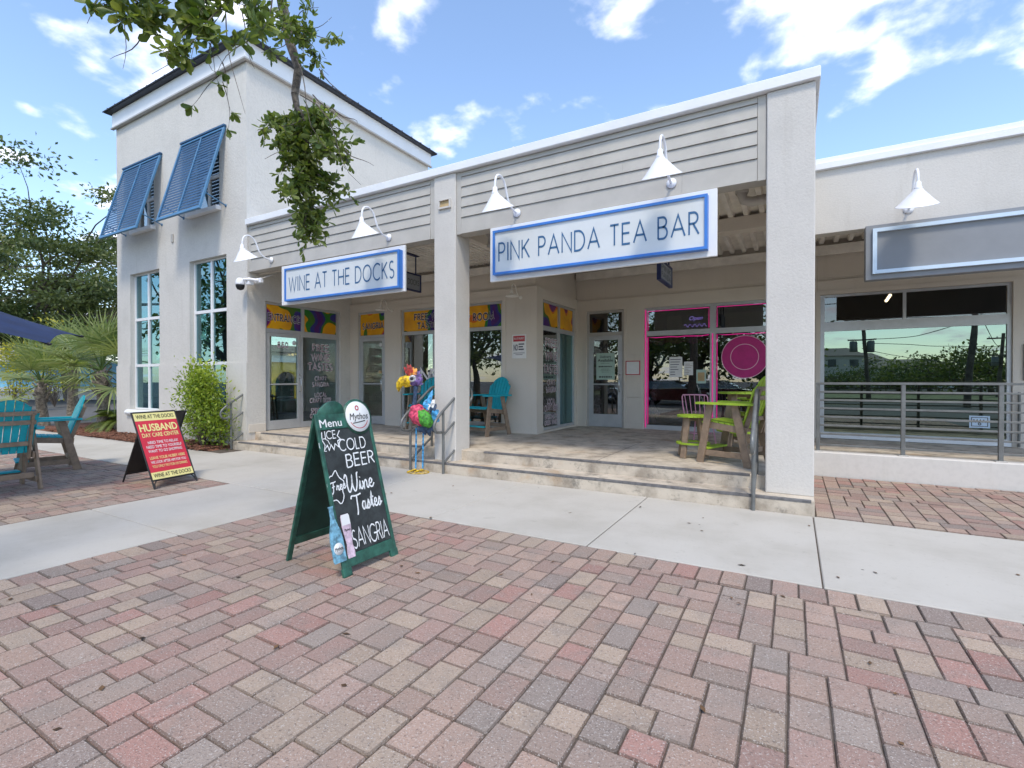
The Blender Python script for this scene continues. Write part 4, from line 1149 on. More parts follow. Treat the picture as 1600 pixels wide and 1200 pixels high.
# ------------------------------------------------------------------ interiors (floors, rear walls, lights seen through the glass)
IN = AR
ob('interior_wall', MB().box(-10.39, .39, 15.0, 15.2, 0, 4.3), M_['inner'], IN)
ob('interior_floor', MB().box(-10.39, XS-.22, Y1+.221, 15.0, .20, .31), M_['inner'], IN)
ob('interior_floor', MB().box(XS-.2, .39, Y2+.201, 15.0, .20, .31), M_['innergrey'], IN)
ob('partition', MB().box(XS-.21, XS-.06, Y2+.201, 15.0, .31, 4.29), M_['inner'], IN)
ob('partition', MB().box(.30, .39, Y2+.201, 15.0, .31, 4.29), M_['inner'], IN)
ob('counter', MB().cbox(-9.3, -5.6, 12.2, 12.8, .31, 1.35, .02), M_['brown'], IN)
ob('shelf_unit', MB().box(-9.6, -5.2, 14.6, 14.95, .9, 1.0).box(-9.6, -5.2, 14.6, 14.95, 1.6, 1.65).box(-9.6, -5.2, 14.6, 14.95, 2.2, 2.25), M_['brown'], IN)
rb = random.Random(6); bt = MB()
for z in (1.0, 1.65, 2.25):
    for k in range(40):
        x = -9.5+k*.105
        if rb.random() < .8: bt.lathe([(.035, 0), (.035, .18), (.012, .24), (.012, .30), (0, .30)], (x, 14.75, z), 6)
ob('bottle_row', bt, M_['greendark'], IN, kind='stuff')
ob('interior_cabinet', MB().cbox(-3.2, -.2, 13.4, 13.9, .31, 1.4, .02), M_['darkred'], IN)
ob('menu_shelf', MB().box(-3.2, -.2, 14.7, 14.95, 1.5, 3.3), M_['brown'], IN)
for k in range(5):
    for (x, y, z) in ((-6.30+k*.20, 10.9, 2.32),):
        o = ob('light_bulb', MB().lathe([(0, .05), (.03, .035), (.04, 0), (.03, -.035), (0, -.045)], (x, y, z), 10), M_['bulb'], IN)
for k in range(4):
    ob('light_bulb', MB().lathe([(0, .05), (.03, .035), (.04, 0), (.03, -.035), (0, -.045)], (-6.2+k*.1, 10.7+k*.35, 2.75), 10), M_['bulb'], IN)
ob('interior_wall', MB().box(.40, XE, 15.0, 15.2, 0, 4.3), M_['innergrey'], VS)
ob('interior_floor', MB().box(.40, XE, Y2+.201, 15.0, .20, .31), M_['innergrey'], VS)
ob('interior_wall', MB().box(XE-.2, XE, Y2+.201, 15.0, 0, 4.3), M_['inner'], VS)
ob('light_tube', MB().tube([(1.8, 13.3, 3.28), (1.85, 14.2, 3.28)], .03, 8), M_['tube'], VS)
# ------------------------------------------------------------------ shop signs
def box_sign(name, label, x0, x1, z0, z1, yb, inset, text, th, tw_, face, frame, letter, backer, depth=.10, fw=.034, lz=None):
    t = thing(name, label, 'sign', ((x0+x1)/2, yb, z0))
    ob('backer', MB().cbox(x0, x1, yb-.045, yb, z0, z1, .005), backer, t)
    a, b, c, d = inset; y = yb-.046-depth
    fr_ = ob('frame', wall(MB(), a, b, c, d, y, yb-.046, [(a+fw, b-fw, c+fw, d-fw)], XZ), frame, t)
    f = ob('face', MB().box(a+fw-.002, b-fw+.002, y+.02, yb-.047, c+fw-.002, d-fw+.002), face, t)
    if text:
        for m in stroke_letters(text, ((a+b)/2, y+.0165, lz if lz else (c+d)/2-th/2), UX, UZ, th, .052, tw_): ob('letter', m, letter, f, fixn=False)
    return t
box_sign('shop_sign', 'white and blue sign reading PINK PANDA TEA BAR', -4.0, -.80, 2.935, 3.745, FY+.015, (-3.895, -.895, 3.01, 3.665), 'PINK PANDA TEA BAR', .265, 2.80, M_['signface'], M_['blue'], M_['signletter'], M_['signwhite'])
box_sign('shop_sign', 'white and blue sign reading WINE AT THE DOCKS', -8.95, -5.70, 2.95, 3.73, FY+.015, (-8.73, -5.74, 3.0, 3.64), 'WINE AT THE DOCKS', .28, 2.74, M_['signface'], M_['blue'], M_['signletter'], M_['signwhite'])
t = thing('blank_sign', 'blank grey sign panel with pale blue frame above the railing', 'sign', (2.5, RY-.1, 2.88))
ob('backer', MB().cbox(.89, 4.6, RY-.16, RY-.001, 2.88, 3.66, .006), M_['greysign'], t)
ob('frame', wall(MB(), .97, 4.52, 2.96, 3.60, RY-.205, RY-.1605, [(1.02, 4.47, 3.01, 3.55)], XZ), M_['paleblue'], t)

def blade_sign(x, y0, y1, z0, z1, ztop, text, label):
    t = thing('hanging_sign', label, 'sign', (x, (y0+y1)/2, ztop))
    ob('panel', MB().cbox(x-.02, x+.02, y0+.03, y1-.03, z0+.03, z1-.03, .003), M_['greysign'], t)
    ob('frame', wall(MB(), y0, y1, z0, z1, x-.03, x+.03, [(y0+.03, y1-.03, z0+.03, z1-.03)], YZ), M_['navymetal'], t)
    for yy in (y0+.14, y1-.14): ob('hanger', MB().tube([(x, yy, z1), (x, yy, ztop)], .014, 8), M_['navymetal'], t)
    ob('ceiling_plate', MB().cbox(x-.05, x+.05, y0+.08, y1-.08, ztop-.015, ztop, .003), M_['navymetal'], t)
    m = MB()
    rows = text if isinstance(text, (list, tuple)) else [text]
    for k, r in enumerate(rows):
        hh = .10 if len(rows) == 1 else .075
        stroke_text(m, r, (x+.0225, (y0+y1)/2, (z0+z1)/2-hh/2+(len(rows)-1)*.055-k*.11), UY, UZ, hh, .06, 'c', .26, 0, min((y1-y0)*.8, .62))
    ob('lettering', m, M_['ink'], t, fixn=False)
blade_sign(-6.74, 7.30, 7.98, 3.26, 3.62, 3.995, 'THE DOCKS', 'small dark framed sign hanging behind the WINE AT THE DOCKS sign')
blade_sign(-1.75, 7.48, 8.30, 2.95, 3.27, 4.115, ['PINK', 'PANDA'], 'small dark blue sign hanging under the porch behind the PINK PANDA sign')

# ------------------------------------------------------------------ gooseneck lamps
def gooseneck(name, p, label, k=1.0, mat='whitegloss', angled=True, group='white gooseneck lamps on the fascia'):
    p = Vector(p); t = thing(name, label, 'lamp', tuple(p), 0, group)
    ob('wall_plate', MB().lathe([(0, 0), (.062*k, 0), (.062*k, .012*k), (.03*k, .03*k), (0, .03*k)], p, 18, (0,-1,0)), M_[mat], t)
    pr = [(0,0),(.10,.005),(.20,.045),(.27,.12),(.315,.22),(.36,.31),(.43,.365),(.50,.375),(.57,.345),(.61,.27),(.62,.16)]
    # smooth the arm
    path = []
    for i in range(len(pr)-1):
        for s_ in range(3):
            u = s_/3; q = [pr[max(i-1,0)], pr[i], pr[i+1], pr[min(i+2,len(pr)-1)]]
            f = lambda a: .5*((2*q[1][a])+(-q[0][a]+q[2][a])*u+(2*q[0][a]-5*q[1][a]+4*q[2][a]-q[3][a])*u*u+(-q[0][a]+3*q[1][a]-3*q[2][a]+q[3][a])*u**3)
            path.append((f(0), f(1)))
    path.append(pr[-1])
    ob('arm', MB().tube([p+Vector((0,-a*k,b*k)) for a, b in path], .0155*k, 10), M_[mat], t)
    c = p+Vector((0,-.62*k,.16*k))
    ob('socket', MB().lathe([(.018*k, .02*k), (.034*k, .0), (.036*k, -.05*k), (.044*k, -.06*k), (.046*k, -.085*k), (.04*k, -.10*k)], c, 16), M_[mat], t)
    if angled:
        ax = Vector((0, math.sin(math.radians(22)), -math.cos(math.radians(22))))
        c2 = c+Vector((0,0,-.085*k))
        ob('shade', MB().lathe([(.046*k, -.012*k), (.066*k, .02*k), (.115*k, .075*k), (.185*k, .155*k), (.228*k, .195*k), (.236*k, .20*k), (.225*k, .196*k), (.175*k, .148*k), (.10*k, .07*k), (.04*k, .01*k)], c2, 28, ax), M_[mat], t)
    else:
        ob('shade', MB().lathe([(.044*k, .0), (.075*k, -.03*k), (.10*k, -.06*k), (.19*k, -.085*k), (.225*k, -.125*k), (.215*k, -.125*k), (.17*k, -.09*k), (.08*k, -.06*k), (.03*k, -.02*k)], c+Vector((0,0,-.09*k)), 28), M_[mat], t)
    return t
yl = FY+.016
gooseneck('gooseneck_lamp', (-9.34, yl, 3.92), 'white gooseneck lamp nearest the stucco tower, left of the wine sign')
gooseneck('gooseneck_lamp', (-6.10, yl, 3.92), 'white gooseneck lamp above the right end of the wine sign')
gooseneck('gooseneck_lamp', (-3.56, yl, 3.92), 'white gooseneck lamp above the left end of the tea bar sign')
gooseneck('gooseneck_lamp', (-1.34, yl, 3.92), 'white gooseneck lamp above the right end of the tea bar sign')
gooseneck('gooseneck_lamp', (1.40, RY-.001, 3.86), 'white gooseneck lamp above the blank grey sign')
gooseneck('porch_lamp', (-8.67, Y1-.001, 3.17), 'small cream porch lamp beside the SANGRIA banner', .62, 'creamenamel', False, 'cream lamps on the porch wall')
gooseneck('porch_lamp', (-5.03, Y1-.001, 3.20), 'small cream porch lamp above the white NO notice', .62, 'creamenamel', False, 'cream lamps on the porch wall')

# ------------------------------------------------------------------ security camera
t = thing('security_camera', 'white dome security camera with dark lens at the tower corner', 'camera', (-9.95, FY, 3.50))
ob('bracket', MB().cbox(-10.10, -9.72, FY+.02, FY+.10, 3.50, 3.60, .01).tube([(-9.8, FY+.03, 3.55), (-9.9, FY-.10, 3.56), (-10.02, FY-.16, 3.56)], .03, 10), M_['whitegloss'], t)
ob('junction_box', MB().cbox(-10.02, -9.90, FY-.12, FY+.0, 3.45, 3.60, .012), M_['whitegloss'], t)
ob('housing', MB().lathe([(0, .13), (.05, .12), (.085, .07), (.09, 0), (.088, -.02), (0, -.02)], (-10.10, FY-.18, 3.47), 22), M_['whitegloss'], t)
ob('dome', MB().lathe([(.086, -.021), (.085, -.06), (.06, -.115), (0, -.135)], (-10.10, FY-.18, 3.47), 22), M_['black'], t)
ob('cable', MB().tube([(-9.75, FY+.05, 3.58), (-9.62, FY+.12, 3.63), (-9.58, FY+.3, 3.72), (-9.60, FY+.35, 3.98)], .012, 8), M_['pvc'], t)
t = thing('ceiling_duct', 'painted flexible duct elbow under the porch ceiling by the right column', 'duct', (-.6, 7.3, 3.95))
ob('duct_pipe', MB().tube([(-.62, 7.4, 4.11), (-.62, 7.4, 3.98), (-.60, 7.42, 3.90), (-.50, 7.45, 3.87), (-.25, 7.5, 3.90), (.0, 7.55, 3.96)], .065, 14), M_['pvc'], t)
ob('collar', MB().lathe([(.075, 0), (.085, .01), (.085, .05), (.075, .06)], (-.62, 7.4, 3.98), 16), M_['pvc'], t)
for k in range(5):
    ob('rib', MB().lathe([(.066, 0), (.074, .008), (.066, .016)], (-.44+k*.07, 7.462+k*.01, 3.877+k*.008), 14, (1, .16, .12)), M_['pvc'], t)
t = thing('drain_elbow', 'small painted pipe elbow under the porch ceiling behind the left column', 'pipe', (-4.5, 6.95, 3.8))
ob('pipe', MB().tube([(-4.60, 6.95, 3.98), (-4.48, 6.96, 3.93), (-4.40, 6.97, 3.84), (-4.39, 6.97, 3.70)], .04, 12), M_['pvc'], t)
ob('cap', MB().lathe([(.055, 0), (.055, .05), (.03, .06), (0, .06)], (-4.39, 6.97, 3.66), 14), M_['pvc'], t)

# ------------------------------------------------------------------ notices on the walls
t = thing('wall_notice', 'white notice plate with red heading and large NO on the porch wall', 'notice', (-5.06, Y1, 1.9))
ob('plate', MB().cbox(-5.235, -4.895, Y1-.012, Y1-.001, 1.91, 2.42, .01), M_['paper'], t)
ob('heading', MB().cbox(-5.205, -4.925, Y1-.0145, Y1-.0123, 2.27, 2.39, .001), M_['signred'], t)
m = MB(); font_text(m, 'NO', (-5.145, Y1-.0145, 2.08), UX, UZ, .13, .02, width=.10); ob('lettering', m, M_['navyink'], t, fixn=False); m = MB()
for k in range(3): m.box(-5.075, -4.94+(.0, -.03, -.01)[k], Y1-.0142, Y1-.0123, 2.20-k*.055, 2.225-k*.055)
m.box(-5.2, -4.93, Y1-.0142, Y1-.0123, 2.02, 2.03); m.box(-5.15, -4.98, Y1-.0142, Y1-.0123, 1.985, 1.995)
ob('small_print', m, M_['navyink'], t, kind='stuff', fixn=False)
m = MB(); font_text(m, 'PRIVATE PROPERTY', (-5.065, Y1-.0155, 2.31), UX, UZ, .045, .01, width=.25); ob('lettering', m, M_['paper'], t, fixn=False)
t = thing('framed_notice', 'small white card in a red frame beside the 840 door', 'notice', (-3.25, Y2, 1.57))
ob('frame', wall(MB(), -3.42, -3.08, 1.57, 1.90, Y2-.027, Y2-.013, [(-3.40, -3.10, 1.59, 1.88)], XZ), M_['signred'], t)
ob('card', MB().box(-3.40, -3.10, Y2-.022, Y2-.0135, 1.59, 1.88), M_['paper'], t)

# ------------------------------------------------------------------ handrails at the steps
def handrail(x, label, sx=0.0):
    t = thing('handrail', label, 'handrail', (x, 6.1, 0), 0, 'grey pipe handrails at the steps')
    r = .021
    def cr(pts, n=6):
        out = []
        for i in range(len(pts)-1):
            q = [Vector(pts[max(i-1,0)]), Vector(pts[i]), Vector(pts[i+1]), Vector(pts[min(i+2,len(pts)-1)])]
            for s_ in range(n):
                u = s_/n
                out.append(.5*((2*q[1])+(-q[0]+q[2])*u+(2*q[0]-5*q[1]+4*q[2]-q[3])*u*u+(-q[0]+3*q[1]-3*q[2]+q[3])*u**3))
        out.append(Vector(pts[-1])); return out
    top = [(x,6.64,1.08),(x,6.78,1.08),(x,6.86,1.13),(x,6.88,1.21),(x,6.84,1.29),(x,6.74,1.325),(x,6.64,1.32),(x,6.50,1.235),(x,6.28,1.09),(x,6.10,.975),(x,5.98,.89),(x,5.90,.81),(x,5.88,.73),(x,5.92,.665),(x,6.0,.65),(x,6.10,.65)]
    ob('top_rail', MB().tube(cr(top), r, 12), M_['rail'], t)
    ob('post', MB().tube([(x,6.10,0),(x,6.10,.97)], r, 12), M_['rail'], t)
    ob('post', MB().tube([(x,6.64,.32),(x,6.64,1.31)], r, 12), M_['rail'], t)
    ob('mid_rail', MB().tube([(x,6.12,.61),(x,6.62,.93)], r*.85, 12), M_['rail'], t)
    ob('lower_rail', MB().tube([(x,6.12,.17),(x,6.62,.47)], r*.85, 12), M_['rail'], t)
    return t
handrail(-10.28, 'grey pipe handrail at the tower end of the steps beside the green shrub')
handrail(-5.36, 'grey pipe handrail left of the painted bird, partly behind it')
handrail(-4.70, 'grey pipe handrail in front of the middle column, right of the bird')
handrail(-.385, 'grey pipe handrail seen end on beside the right column')

# guard railing on the low wall of the vacant shop
t = thing('guard_railing', 'grey metal guard railing with horizontal bars on the low white wall', 'railing', (2.5, 8.95, .36))
yr = 8.955
for x in (.33, 1.37, 2.405, 3.44, 4.48, 5.52):
    p_ = ob('post', MB().cbox(x-.025, x+.025, yr-.025, yr+.025, .36, 1.38, .003), M_['rail'], t)
    ob('foot_plate', MB().cbox(x-.06, x+.06, yr-.06, yr+.06, .361, .372, .003), M_['alutan'], p_)
ob('top_bar', MB().cbox(.30, 5.55, yr-.028, yr+.028, 1.381, 1.415, .003), M_['rail'], t)
for z in (1.27, 1.145, 1.02, .89, .76, .63, .46):
    ob('bar', MB().cbox(.31, 5.54, yr-.012, yr+.012, z-.014, z+.014, .003), M_['rail'], t)

# ------------------------------------------------------------------ chalkboard A-frame
A0 = Vector((-2.85, 2.53, 0)); CU = Vector((0,1,0)); CV = Vector((-.33, 0, 1.18)).normalized(); CN = CU.cross(CV)
if CN.x < 0: CN = -CN
t = thing('chalkboard_sign', 'green A-frame chalkboard menu offering cold beer, wine tastes and sangria', 'sandwich board', (-3.18, 2.8, 0))
def cpan(mb, u0, u1, v0, v1, n0, n1):
    b = MB().cbox(u0, u1, v0, v1, n0, n1, .004); mb.add([A0+CU*a+CV*b_+CN*c for a, b_, c in b.v], b.f); return mb
W_ = .56
f = MB(); cpan(f, 0, .030, .0, 1.235, -.022, 0); cpan(f, W_-.030, W_, .0, 1.235, -.022, 0); cpan(f, .0305, W_-.0305, .055, .145, -.022, -.001); cpan(f, .0305, W_-.0305, 1.105, 1.235, -.022, -.001)
# flared feet
for u0, u1 in ((-.006, .075), (W_-.075, W_+.006)): cpan(f, u0, u1, -.001, .06, -.024, .003)
fr_ = ob('front_frame', f, M_['green'], t)
s_ = MB(); cpan(s_, .030, W_-.030, .145, 1.105, -.018, -.006); ob('slate', s_, M_['board'], fr_)
def cput(u, v, n=.002): return A0+CU*u+CV*v+CN*n
hd = MB(); hd.lathe([(0, 0), (.148, 0), (.150, .004), (.150, .018), (0, .018)], A0+CU*.425+CV*1.19+CN*(-.0185), 40, CN); ob('round_header', hd, M_['green'], fr_)
hd = MB(); hd.lathe([(0, 0), (.130, 0), (.128, .003), (0, .003)], A0+CU*.425+CV*1.19+CN*.0005, 40, CN); lo = ob('logo_disc', hd, M_['paper'], fr_)
m = MB(); font_text(m, 'Mythos', cput(.425, 1.165, .0055), CU, CV, .055, .004, width=.20, shear=.25); ribbon(m, [(.355, 1.135), (.43, 1.142), (.49, 1.150)], .004, lambda a, b: cput(a, b, .0055)); ob('lettering', m, M_['ink'], fr_, fixn=False)
m = MB(); ribbon(m, arc(.425, 1.19, .10, .10, 205, 335, 20), .003, lambda a, b: cput(a, b, .0055)); ribbon(m, arc(.425, 1.262, .016, .018, 0, 360, 12), .005, lambda a, b: cput(a, b, .0055)); ob('logo_marks', m, M_['signred'], fr_, fixn=False)
m = MB(); font_text(m, 'Menu', cput(.135, 1.125, .002), CU, CV, .062, .014, width=.21); ob('lettering', m, M_['paper'], fr_, fixn=False)
# chalk writing
cr_ = random.Random(12); ck = lambda a, b: cput(a, b, -.0045)
def word(mb): ob('chalk_word', mb, M_['chalk'], fr_, fixn=False)
def chalk_caps(txt, u, v, h, wd, half=.055, slant=.05, sp=.22): word(stroke_text(MB(), txt, cput(u, v, -.0045), CU, CV, h, half, 'c', sp, 0, wd, .025, slant, cr_))
chalk_caps('ICE', .115, 1.035, .060, .10, .06); chalk_caps('COLD', .315, .925, .090, .27, .055); chalk_caps('BEER', .365, .790, .100, .29, .055)
chalk_caps('SANGRIA', .325, .175, .135, .375, .045, .02, .16)
m = MB()
ribbon(m, [(.04,1.09),(.03,1.03),(.05,.99),(.035,.95),(.07,.985),(.08,.945),(.105,.985),(.125,.945),(.145,.99),(.175,.96),(.175,1.01),(.205,1.02),(.18,1.05),(.21,1.09)], .004, ck)
ribbon(m, [(.0+.05*math.cos(k*.7)+.045, .99+.05*math.sin(k*.7*1.0)) for k in range(8)], .003, ck); word(m); m = MB()
cloud = [(.08+(.068+.014*math.sin(5*a))*math.cos(a), .655+(.115+.018*math.cos(5*a))*math.sin(a)) for a in [2*math.pi*k/40 for k in range(41)]]; ribbon(m, cloud, .004, ck); word(m)
# script words as pen paths in a unit box (x to the right, y up, x-height .5)
SCR = {
 'F': [[(.0,.85),(.15,.98),(.5,.95),(.75,1.0)], [(.42,.95),(.36,.5),(.3,.1),(.15,-.1),(0,.05)], [(.18,.5),(.55,.55)]],
 'W': [[(0,.8),(.10,1),(.2,.85),(.15,.4),(.2,.03),(.32,.0),(.5,.35),(.6,.9),(.55,.4),(.62,.02),(.75,.0),(.92,.4),(1.0,.95),(1.1,1.0)]],
 'T': [[(-.1,.8),(0,.98),(.4,.95),(.9,1.02)], [(.46,.96),(.42,.5),(.38,.05),(.28,-.25)]],
 'i': [[(0,.0),(.12,.45),(.12,.1),(.22,0),(.34,.2)], [(.15,.68),(.17,.72)]],
 'n': [[(0,.45),(.06,.0),(.10,.3),(.24,.47),(.32,.35),(.30,.08),(.40,0),(.5,.2)]],
 'e': [[(0,.2),(.22,.26),(.28,.42),(.16,.5),(.04,.3),(.08,.05),(.25,0),(.42,.2)]],
 'r': [[(0,.1),(.12,.5),(.16,.42),(.30,.44),(.26,.1),(.36,0),(.46,.2)]],
 'a': [[(.32,.44),(.14,.48),(.02,.22),(.12,0),(.28,.15),(.34,.45),(.32,.1),(.42,0),(.52,.2)]],
 's': [[(0,.05),(.18,.5),(.24,.25),(.22,.05),(.08,-.02),(.02,.08)], [(.22,.05),(.4,.2)]],
 't': [[(.0,.1),(.2,.95),(.14,.3),(.2,.02),(.36,.2)], [(.02,.6),(.36,.64)]],
}
def script(txt, u, v, h, adv, half, slope=.0):
    x = 0; m = MB()
    for c in txt:
        w = max(p[0] for st in SCR[c] for p in st)
        for st in SCR[c]:
            n = len(st); pts = []
            for i in range(n-1):
                q = [Vector(st[max(i-1,0)]), Vector(st[i]), Vector(st[i+1]), Vector(st[min(i+2,n-1)])]
                for s__ in range(4):
                    k_ = s__/4; pts.append(.5*((2*q[1])+(-q[0]+q[2])*k_+(2*q[0]-5*q[1]+4*q[2]-q[3])*k_*k_+(-q[0]+3*q[1]-3*q[2]+q[3])*k_**3))
            pts.append(Vector(st[-1]))
            ribbon(m, [(u+(x+p.x)*adv, v+p.y*h+(x+p.x)*slope) for p in pts], half, ck)
        x += w*.92+.02
    word(m)
script('Wine', .165, .60, .135, .130, .0062); script('Tastes', .205, .44, .125, .104, .0062); script('Free', .025, .62, .075, .075, .0045, .01)
# printed bottle and glass, cut out and standing proud of the frame
bz = [(.052,0),(.058,.02),(.058,.16),(.050,.22),(.026,.29),(.018,.33),(.018,.395),(.022,.40),(.022,.41)]
pts = [(-.018+a, .118+b) for a, b in bz] + [(-.018-a, .118+b) for a, b in reversed(bz)]
M_['bottleblue'] = plain('printed_blue_bottle', (.16, .36, .47, 1), .35, var=.35, vscale=30)
M_['beer'] = plain('printed_pink_glass', (.62, .47, .55, 1), .4, var=.2, vscale=30)
bo = ob('bottle_cutout', MB().poly([cput(a, b, .004) for a, b in pts], CN*.006), M_['bottleblue'], fr_)
m = MB(); m.lathe([(0, 0), (.043, 0), (.043, .002), (0, .002)], cput(-.016, .215, .0105), 28, CN); ob('bottle_label', m, M_['paper'], fr_)
m = MB(); font_text(m, 'Mythos', cput(-.016, .205, .0135), CU, CV, .024, .012, width=.075, shear=.2); ob('lettering', m, M_['ink'], fr_, fixn=False)
gp = [(.062,.12),(.128,.12),(.132,.16),(.122,.22),(.138,.36),(.136,.43),(.128,.445),(.064,.445),(.056,.43),(.054,.36),(.070,.22),(.058,.16)]
ob('glass_cutout', MB().poly([cput(a, b, .0005) for a, b in gp], CN*.004), M_['beer'], fr_)
ob('beer_foam', MB().poly([cput(a, b, .005) for a, b in [(.056,.365),(.136,.365),(.135,.43),(.127,.444),(.065,.444),(.057,.43)]], CN*.0015), M_['paper'], fr_)
m = MB(); font_text(m, 'Mythos', cput(.096, .32, .007), CU, CV, .018, .008, width=.055, shear=.2); ob('lettering', m, M_['ink'], fr_, fixn=False)
# rear leaf, hinged at the top
BV = Vector((.33, 0, 1.18)).normalized(); B0 = Vector((-3.51, 2.53, 0)); BN = BV.cross(CU)
if BN.x > 0: BN = -BN
def bpan(mb, u0, u1, v0, v1, n0, n1):
    b = MB().cbox(u0, u1, v0, v1, n0, n1, .004); mb.add([B0+CU*a+BV*b_+BN*c for a, b_, c in b.v], b.f); return mb
f = MB(); bpan(f, 0, .045, 0, 1.225, 0, .022); bpan(f, W_-.045, W_, 0, 1.225, 0, .022); bpan(f, .0455, W_-.0455, .13, .2, 0, .021); bpan(f, .0455, W_-.0455, 1.10, 1.225, 0, .021)
hd = f.lathe([(0, 0), (.13, 0), (.13, .02), (0, .02)], B0+CU*.16+BV*1.20+BN*.001, 30, BN)
rr_ = ob('rear_frame', f, M_['green'], t)
f = MB(); bpan(f, .045, W_-.045, .2, 1.10, .004, .014); ob('rear_panel', f, M_['greendark'], rr_)

# ------------------------------------------------------------------ red sandwich board
R0, R1, RT = Vector((-7.31, 3.28, 0)), Vector((-7.43, 3.91, 0)), Vector((-7.77, 3.29, 1.02))
RU = (R1-R0).normalized(); RV = (RT-R0); RV = (RV-RU*RV.dot(RU)).normalized(); RN = RU.cross(RV)
if RN.x < 0: RN = -RN
R0 = R0 + RU*.04
t = thing('sandwich_board', 'black framed sandwich board with red HUSBAND DAY CARE CENTER poster', 'sandwich board', (-7.8, 3.6, 0))
rput = lambda u, v, n=0: R0+RU*u+RV*v+RN*n
def rpan(mb, u0, u1, v0, v1, n0, n1, b=.003):
    m_ = MB().cbox(u0, u1, v0, v1, n0, n1, b); mb.add([rput(*p) for p in m_.v], m_.f); return mb
f = MB(); rpan(f, 0, .02, .0, 1.11, -.02, 0, .006); rpan(f, .60, .62, .0, 1.11, -.02, 0, .006); rpan(f, .0205, .5995, 1.09, 1.11, -.02, 0); rpan(f, .0205, .5995, .115, .135, -.02, 0)
for a, b in ((.02, .06), (.60, .56)): f.tube([rput(a, .03, -.01), rput(a+(b-a)*.3, .08, -.01), rput(b, .117, -.01)], .008, 8)
fr_ = ob('front_frame', f, M_['black'], t)
f = MB(); rpan(f, .021, .599, .136, 1.089, -.013, -.006); po = ob('poster', f, M_['red'], fr_)
f = MB(); rpan(f, .021, .599, .975, 1.089, -.0058, -.0045, .0005); ob('poster_band', f, M_['yellowp'], fr_); f = MB(); rpan(f, .021, .599, .136, .235, -.0058, -.0045, .0005); ob('poster_band', f, M_['yellowp'], fr_)
def rtext(txt, v, h, wd, bold, mat):
    m_ = MB(); font_text(m_, txt, rput(.31, v, -.0035), RU, RV, h, bold, width=wd); ob('lettering', m_, M_[mat], fr_, fixn=False)
rtext('WINE AT THE DOCKS', 1.008, .055, .52, .022, 'ink'); rtext('WINE AT THE DOCKS', .162, .052, .52, .022, 'ink')
rtext('HUSBAND', .82, .105, .52, .035, 'yellowp'); rtext('DAY CARE CENTER', .735, .058, .51, .022, 'yellowp')
for k, l in enumerate(('NEED TIME TO RELAX', 'NEED TIME TO YOURSELF', 'WANT TO GO SHOPPING')): rtext(l, .635-k*.062, .040, (.42, .49, .47)[k], .015, 'paper')
rtext('LEAVE YOUR HUBBY HERE', .415, .040, .49, .015, 'yellowp'); rtext('WE LOOK AFTER HIM FOR YOU', .355, .038, .49, .012, 'paper'); rtext('YOU ONLY PAY FOR HIS DRINKS', .295, .038, .49, .012, 'yellowp')
Q0 = Vector((-8.24, 3.30, 0)) + RU*.04; QV = ((RT+RU*.04)-Q0); QV = (QV-RU*QV.dot(RU)).normalized(); QN = QV.cross(RU)
if QN.x > 0: QN = -QN
qput = lambda u, v, n=0: Q0+RU*u+QV*v+QN*n
def qpan(mb, u0, u1, v0, v1, n0, n1):
    m_ = MB().cbox(u0, u1, v0, v1, n0, n1, .004); mb.add([qput(*p) for p in m_.v], m_.f); return mb
f = MB(); qpan(f, 0, .02, 0, 1.09, 0, .02); qpan(f, .60, .62, 0, 1.09, 0, .02); qpan(f, .0205, .5995, 1.07, 1.09, 0, .02); qpan(f, .0205, .5995, .115, .135, 0, .02)
rr_ = ob('rear_frame', f, M_['black'], t)
f = MB(); qpan(f, .0205, .5995, .136, 1.069, .006, .013); ob('rear_panel', f, M_['black'], rr_)

# ------------------------------------------------------------------ painted metal bird
BL = Vector((-5.11, 6.02, 0))
t = thing('bird_sculpture', 'painted metal bird sculpture with big yellow beak on thin blue legs', 'sculpture', tuple(BL))
b_ = lambda a, z, d=0: BL + CR*a + Vector((0,0,z)) + CF*d
def blob(c, ra, rz, rd, tilt=0, n=18, m=12, wob=0.0, seed=0):
    mb = MB(); vs = []; rr = random.Random(seed)
    for i in range(m+1):
        th = math.pi*i/m
        for k in range(n):
            ph = 2*math.pi*k/n
            a, z, d = math.sin(th)*math.cos(ph)*ra, math.cos(th)*rz, math.sin(th)*math.sin(ph)*rd
            w = 1+wob*mnoise.noise((a*14+seed, z*14, d*14)); a, z, d = a*w, z*w, d*w
            ct, st = math.cos(tilt), math.sin(tilt)
            vs.append(Vector(c)+CR*(a*ct-z*st)+Vector((0,0,a*st+z*ct))+CF*d)
    fs = [(i*n+k, i*n+(k+1)%n, (i+1)*n+(k+1)%n, (i+1)*n+k) for i in range(m) for k in range(n)]
    return mb.add(vs, fs, True)
pm = lambda nm, c: plain('bird_'+nm, c, .55, .0, var=.45, vscale=22, bmp=.006, bscale=28)
bp = dict(pink=pm('pink', (.62, .06, .13, 1)), green=pm('green', (.07, .33, .03, 1)), blue=pm('blue', (.06, .32, .62, 1)), navy=pm('navy', (.03, .06, .12, 1)), purple=pm('purple', (.16, .09, .28, 1)), yellow=pm('yellow', (.80, .45, .01, 1)), red=pm('red', (.38, .03, .02, 1)), orange=pm('orange', (.72, .26, .03, 1)), white=pm('white', (.75, .77, .8, 1)))
ob('body', blob(b_(.0, .90), .145, .175, .12, .45, wob=.2, n=26, m=18), bp['pink'], t)
ob('wing', blob(b_(.095, .85, -.06), .115, .165, .09, .7, wob=.2, seed=3, n=26, m=18), bp['green'], t)
